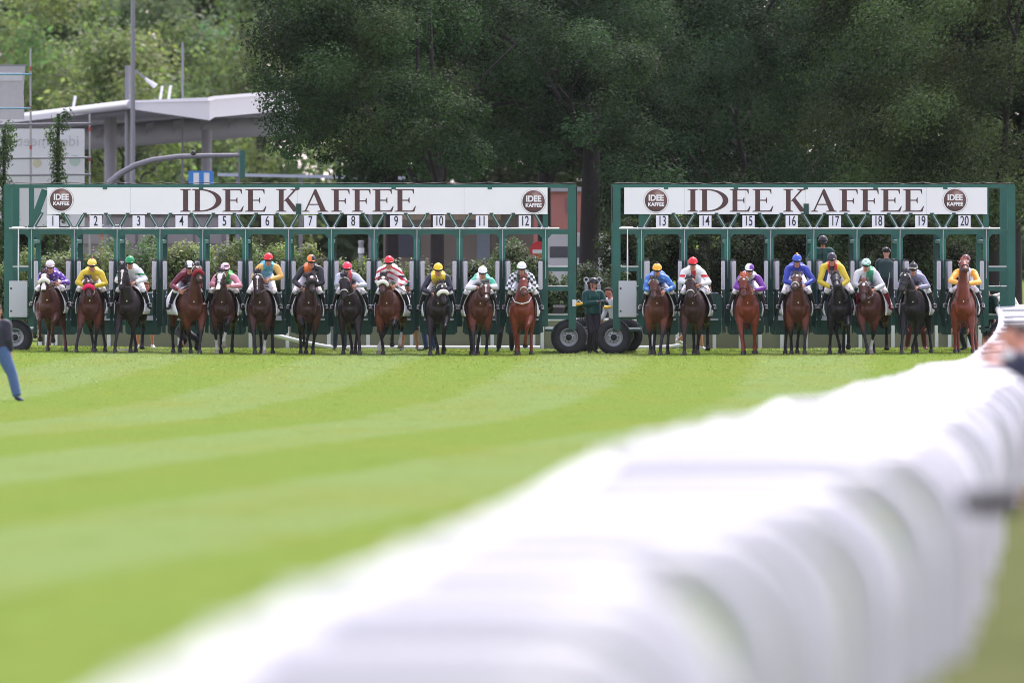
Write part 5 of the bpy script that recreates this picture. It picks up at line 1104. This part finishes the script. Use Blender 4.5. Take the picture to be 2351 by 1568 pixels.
h19 = horse(19, 'black horse with head turned left from stall 19', 2095, (2078, 612), (2067, 669), .28, [(2069, 0), (2097, 0), (2110, 0), (2141, 0)], BLK, True, 'smallstar', brow=True)
jockey('jockey in grey blue silks and dark cap with white stripe', h19, (2097, 599), -.15, lin(146, 148, 178), helmet=BLACKC, pom=lin(90, 90, 90), cap_fn=lambda p: lin(235, 225, 200) if .012 < p.z < .03 else BLACKC, hands=(2100, 658))
h20 = horse(20, 'chestnut horse throwing its head up at stall 20', 2211, (2211, 590), (2214, 622), .10, [(2194, .0), (2233, 0), (2206, 0), (2246, 0)], CHE, False, None, brow=True, up=True, forelock=lin(150, 70, 45))
jockey('jockey in white vest with orange yellow sleeves and dark red cap', h20, (2219, 582), 0, WHT, lin(245, 170, 40), helmet=lin(110, 45, 60), hands=(2214, 650), breech=lin(222, 222, 232))
# ---------------------------------------------------------------- handlers and bystanders
TEAL = lin(26, 78, 74); HEL = lin(46, 46, 50); JEAN = lin(52, 66, 104); RED = lin(205, 130, 110)
def at(xd, Y): X = PX(xd, Y); return (X, Y, gz(X, Y))
GRP = 'stall handlers around the gates'
J = stand(1.84, .05, ((-.09, .0), (.10, .05)), (.75, -.75, -.25), wr=((.00, -.40, 1.28), (.20, -.42, 1.26)), el=((-.27, -.10, 1.20), (.30, -.12, 1.18)))
make_person('man in dark green jacket and riding helmet standing between the two gates', GRP, at(1361, .75), R(22), J, TEAL, None, lin(52, 46, 56), skin=lin(214, 140, 124), helmet=HEL, glove=lin(78, 74, 84), topname='jacket', fab=1.5,
    jfn=lambda co, c: lin(70, 105, 104) if abs(abs(co.x) - .13) < .012 and co.z > 1.3 and co.y < 0 else c)
J = stand(1.80, .08, ((-.13, 0), (.13, 0)), (.1, -1, -.4), wr=((-.34, -.28, 1.10), (.25, -.25, 1.05)), el=((-.36, -.05, 1.22), (.30, -.05, 1.18)))
X = PX(1889, 3.6); make_person('man in green jacket and black helmet standing high on the step behind stall 17', GRP, (X, 3.55, 1.03), 0, J, TEAL, None, JEAN, helmet=lin(34, 34, 38), goggles=True, fab=1.4, jfn=lambda co, c: lin(40, 36, 44) if abs(co.x + .02) < .02 and co.y < 0 else c)
J = stand(1.70, .35, ((-.13, 0), (.13, 0)), (0, -.8, -.7)); X = PX(2035, 3.4)
make_person('man seen from behind in dark green jacket and black helmet above stall 18', GRP, (X, 3.35, .86), R(180), J, lin(22, 52, 52), None, lin(36, 38, 52), helmet=lin(50, 48, 54), hair=lin(44, 40, 42), fab=1.5)
lp = MB().tube([W(2020, 628, 3.0), W(2015, 655, 2.9), W(2016, 690, 2.9), W(2024, 706, 2.9), W(2037, 708, 2.9), W(2050, 704, 2.9)], .012, 6).tube([W(2043, 626, 3.0), W(2038, 660, 2.9), W(2037, 716, 2.9)], .011, 6).build('rope', PADW); tag(lp, 'pale rope hanging in a loop behind the horse from stall 18', 'rope')
J = stand(1.72, .45, ((-.2, .15), (.18, -.1)), (.75, -.5, -.15)); make_person('man with short reddish hair and black shirt behind the dark horse of stall 3', GRP, at(334, 4.9), R(2), J, lin(34, 34, 42), None, lin(36, 36, 44), skin=lin(222, 140, 116), hair=lin(128, 84, 62), shorts=True, shoe=lin(225, 225, 225), shirt_short=True, legname='shorts', topname='shirt')
J = stand(1.74, .30, ((-.15, .1), (.22, -.1)), (.85, -.5, -.1)); make_person('man in green shirt and shorts with dark helmet behind stall 9', GRP, at(938, 4.9), R(2), J, lin(40, 84, 70), None, lin(52, 46, 50), helmet=HEL, shorts=True, shoe=lin(70, 70, 80), shirt_short=True, legname='shorts', topname='shirt', skin=lin(205, 140, 118))
J = stand(1.72, .75, ((-.10, .05), (.13, -.05)), (0, -.8, -.5)); make_person('handler in blue jeans bending down behind the black horse of stall 8', GRP, at(779, 4.9), R(10), J, lin(50, 56, 66), None, lin(58, 74, 112), hair=lin(50, 40, 36))
make_person('handler in blue jeans bending down behind the dark horse of stall 10', GRP, at(986, 4.9), R(-30), stand(1.72, .7, ((-.14, .05), (.15, -.05)), (0, -.8, -.5)), lin(44, 50, 92), None, lin(66, 80, 140), hair=lin(60, 46, 40))
make_person('handler all in black with legs apart beside the post of stall 12', GRP, at(1160, 3.0), R(8), stand(1.74, .85, ((-.16, .05), (.16, -.05)), (0, -.8, -.5), crouch=.05), lin(70, 66, 76), None, lin(40, 40, 52), hair=lin(40, 34, 32))
make_person('crouching handler dressed in black behind the legs of the horse from stall 4', GRP, at(428, 1.2), R(25), stand(1.7, .95, ((-.14, .1), (.24, -.12)), (0, -.8, -.5), crouch=.42), lin(34, 34, 42), None, lin(36, 36, 46), hair=lin(40, 34, 32))
make_person('runner with bare legs and white shoes behind the horse from stall 14', GRP, at(1600, 5.0), R(70), stand(1.72, .55, ((-.08, -.2), (.06, .50)), (0, -1, -.1), lift=(0, .16)), lin(40, 60, 56), None, lin(44, 44, 52), shorts=True, shoe=lin(225, 220, 220), shirt_short=True, hair=lin(60, 46, 38), legname='shorts', topname='shirt', skin=lin(214, 150, 126))
make_person('handler in red and black trousers behind the black horse of stall 19', GRP, at(2103, 4.0), 0, stand(1.7, .85, ((-.22, 0), (.22, 0)), (0, -.8, -.5), crouch=.08), lin(40, 44, 50), None, lin(92, 34, 36), helmet=HEL, shoe=lin(120, 50, 44))
make_person('handler in dark trousers stepping behind the chestnut horse of stall 20', GRP, at(2222, 2.6), R(-30), stand(1.7, .9, ((-.15, .1), (.22, -.15)), (0, -.8, -.5), crouch=.15), lin(34, 50, 52), None, lin(38, 44, 52), hair=lin(50, 40, 36))
make_person('person in black trousers standing right of the last stall beside the tyre', GRP, at(2275, 1.0), R(-25), stand(1.7, .5, ((-.12, .05), (.14, -.05)), (0, -.8, -.5)), lin(28, 60, 60), None, lin(40, 40, 48), hair=lin(50, 40, 36))
make_person('person in white shirt half hidden behind the grey cabinet of stall 13', GRP, at(1409, 2.6), R(-50), stand(1.62, .35, ((-.12, 0), (.12, 0)), (-.3, -.9, -.4)), lin(226, 226, 232), None, lin(60, 46, 44), hair=lin(60, 46, 40), topname='shirt', skin=lin(205, 130, 110))
J = stand(1.72, .55, ((-.13, .1), (.14, 0)), (0, -1, -.05), wr=((-.15, -.85, 1.10), (.18, -.75, 1.08)), el=((-.26, -.55, 1.22), (.30, -.5, 1.2)))
make_person('red faced man in pale shirt leaning over the rail right of stall 20', 'bystanders', at(2326, 8.5), R(-70), J, lin(214, 210, 200), None, lin(90, 84, 80), hair=lin(176, 120, 90), topname='shirt', skin=lin(214, 126, 106))
# man in the left foreground, back to the camera
J = stand(1.80, -.02, ((-.44, .12), (.20, -.10)), (.1, -1, 0), toes=((-.05, -.17, -.04), (.08, -.15, -.05))); J['hem'] = .50
X = (-6 - CX) / (S0 * DIST / (DIST - 67)); make_person('man in navy jumper and blue jeans cut off by the left edge', 'bystanders', (X, -67, gz(X, -67)), R(165), J, lin(34, 34, 50), None, lin(58, 86, 124), hair=lin(70, 56, 46), topname='jumper', fab=1.6, hem=WHT, legfab=1.55, shoe=lin(48, 62, 92))
# spectators leaning in over the rail at the right, far out of focus
def spectator(label, xd, yd_hand, d, top, hairc, sleeve_short=False, hx=.75, sl=None, phone=None):
    Y = d - DIST; s = S0 * DIST / d; X = (xd - CX) / s; g = gz(X, Y); hz = EYE - (yd_hand - HORIZ) / s - g
    J = stand(1.72, .62, ((-.14, 0), (.14, 0)), (0, -1, -.2), wr=((-.10, -hx - .30, hz), (.10, -hx - .24, hz - .04)), el=((-.28, -hx * .9, hz - .12), (.28, -hx * .8, hz - .16)))
    J['hd'] = [Vc((.2, -1, .25)), Vc((-.2, -1, .25))]
    make_person(label, 'spectators leaning over the rail', (X + hx + .30, Y, g), R(-90), J, top, sl, lin(50, 52, 62), hair=hairc, shirt_short=sleeve_short, topname='shirt', skin=lin(214, 150, 132))
    if phone:
        o = MB().prism(rounded(-.04, .04, -.08, .08, .012, 3), -.006, .006).build('phone', INK); o.location = (X - .02, Y, g + hz + .12); o.rotation_euler = (0, 0, R(-75)); tag(o, phone, 'phone', 'phones')
spectator('spectator in lilac sleeves and dark hair filming at the right edge', 2318, 776, 112, lin(150, 138, 190), lin(60, 42, 34), hx=.22, phone='dark phone held up by the spectator in lilac sleeves')
spectator('spectator in white shirt reaching over the rail at the right edge', 2290, 797, 108, lin(44, 44, 70), lin(60, 46, 40), hx=.26, sl=lin(230, 230, 236))
spectator('spectator with pale sleeves leaning over the rail just below the others', 2285, 824, 106, lin(36, 38, 66), lin(60, 46, 38), hx=.18)
def forebody(label, xd, yd, d, w_):
    Y = d - DIST; s = S0 * DIST / d; X = (xd - CX) / s; g = gz(X, Y); hz = EYE - (yd - HORIZ) / s - g
    J = stand(1.70, .1, ((-.14, 0), (.14, 0)), (0, -1, 0), wr=((-.15, -.48, hz), (.18, -.25, hz - .1)), el=((-.26, -.18, hz + .02), (.28, .02, hz + .02))); J['hd'] = [Vc((.1, -1, 0)), Vc((0, -1, 0))]
    make_person(label, 'spectators behind the rail in the foreground', (X + .50, Y, g), R(-90), J, lin(150, 120, 120), None, lin(60, 60, 70), hair=lin(80, 60, 46), shirt_short=True, topname='shirt')
    o = MB().loft([(-.20, 0, 0), (-.04, 0, 0), (.10, 0, .01)], [.055, .06, .055], [.055, .06, .055], (0, 1, 0), 12, 2).build('camera', INK); o.location = (X - .06, Y - .05, g + hz + .0); tag(o, 'dark blurred camera held in a hand at the right edge', 'camera')
forebody('spectator at the right edge whose blurred hand holds a dark camera', 2325, 1152, 54, 1)
X, Y, Z = at(285, -1.6); o = MB().loft([(-.17, 0, .0), (-.15, 0, .03), (.14, 0, .035), (.17, 0, .0)], [.10, .13, .13, .1], [.012, .016, .016, .01], (0, 1, 0), 12, 2).build('ground_pad', PADW, smooth=True); o.location = (X, Y, Z + .02); tag(o, 'grey pad lying on the turf under the dark horse of stall 3', 'pad')
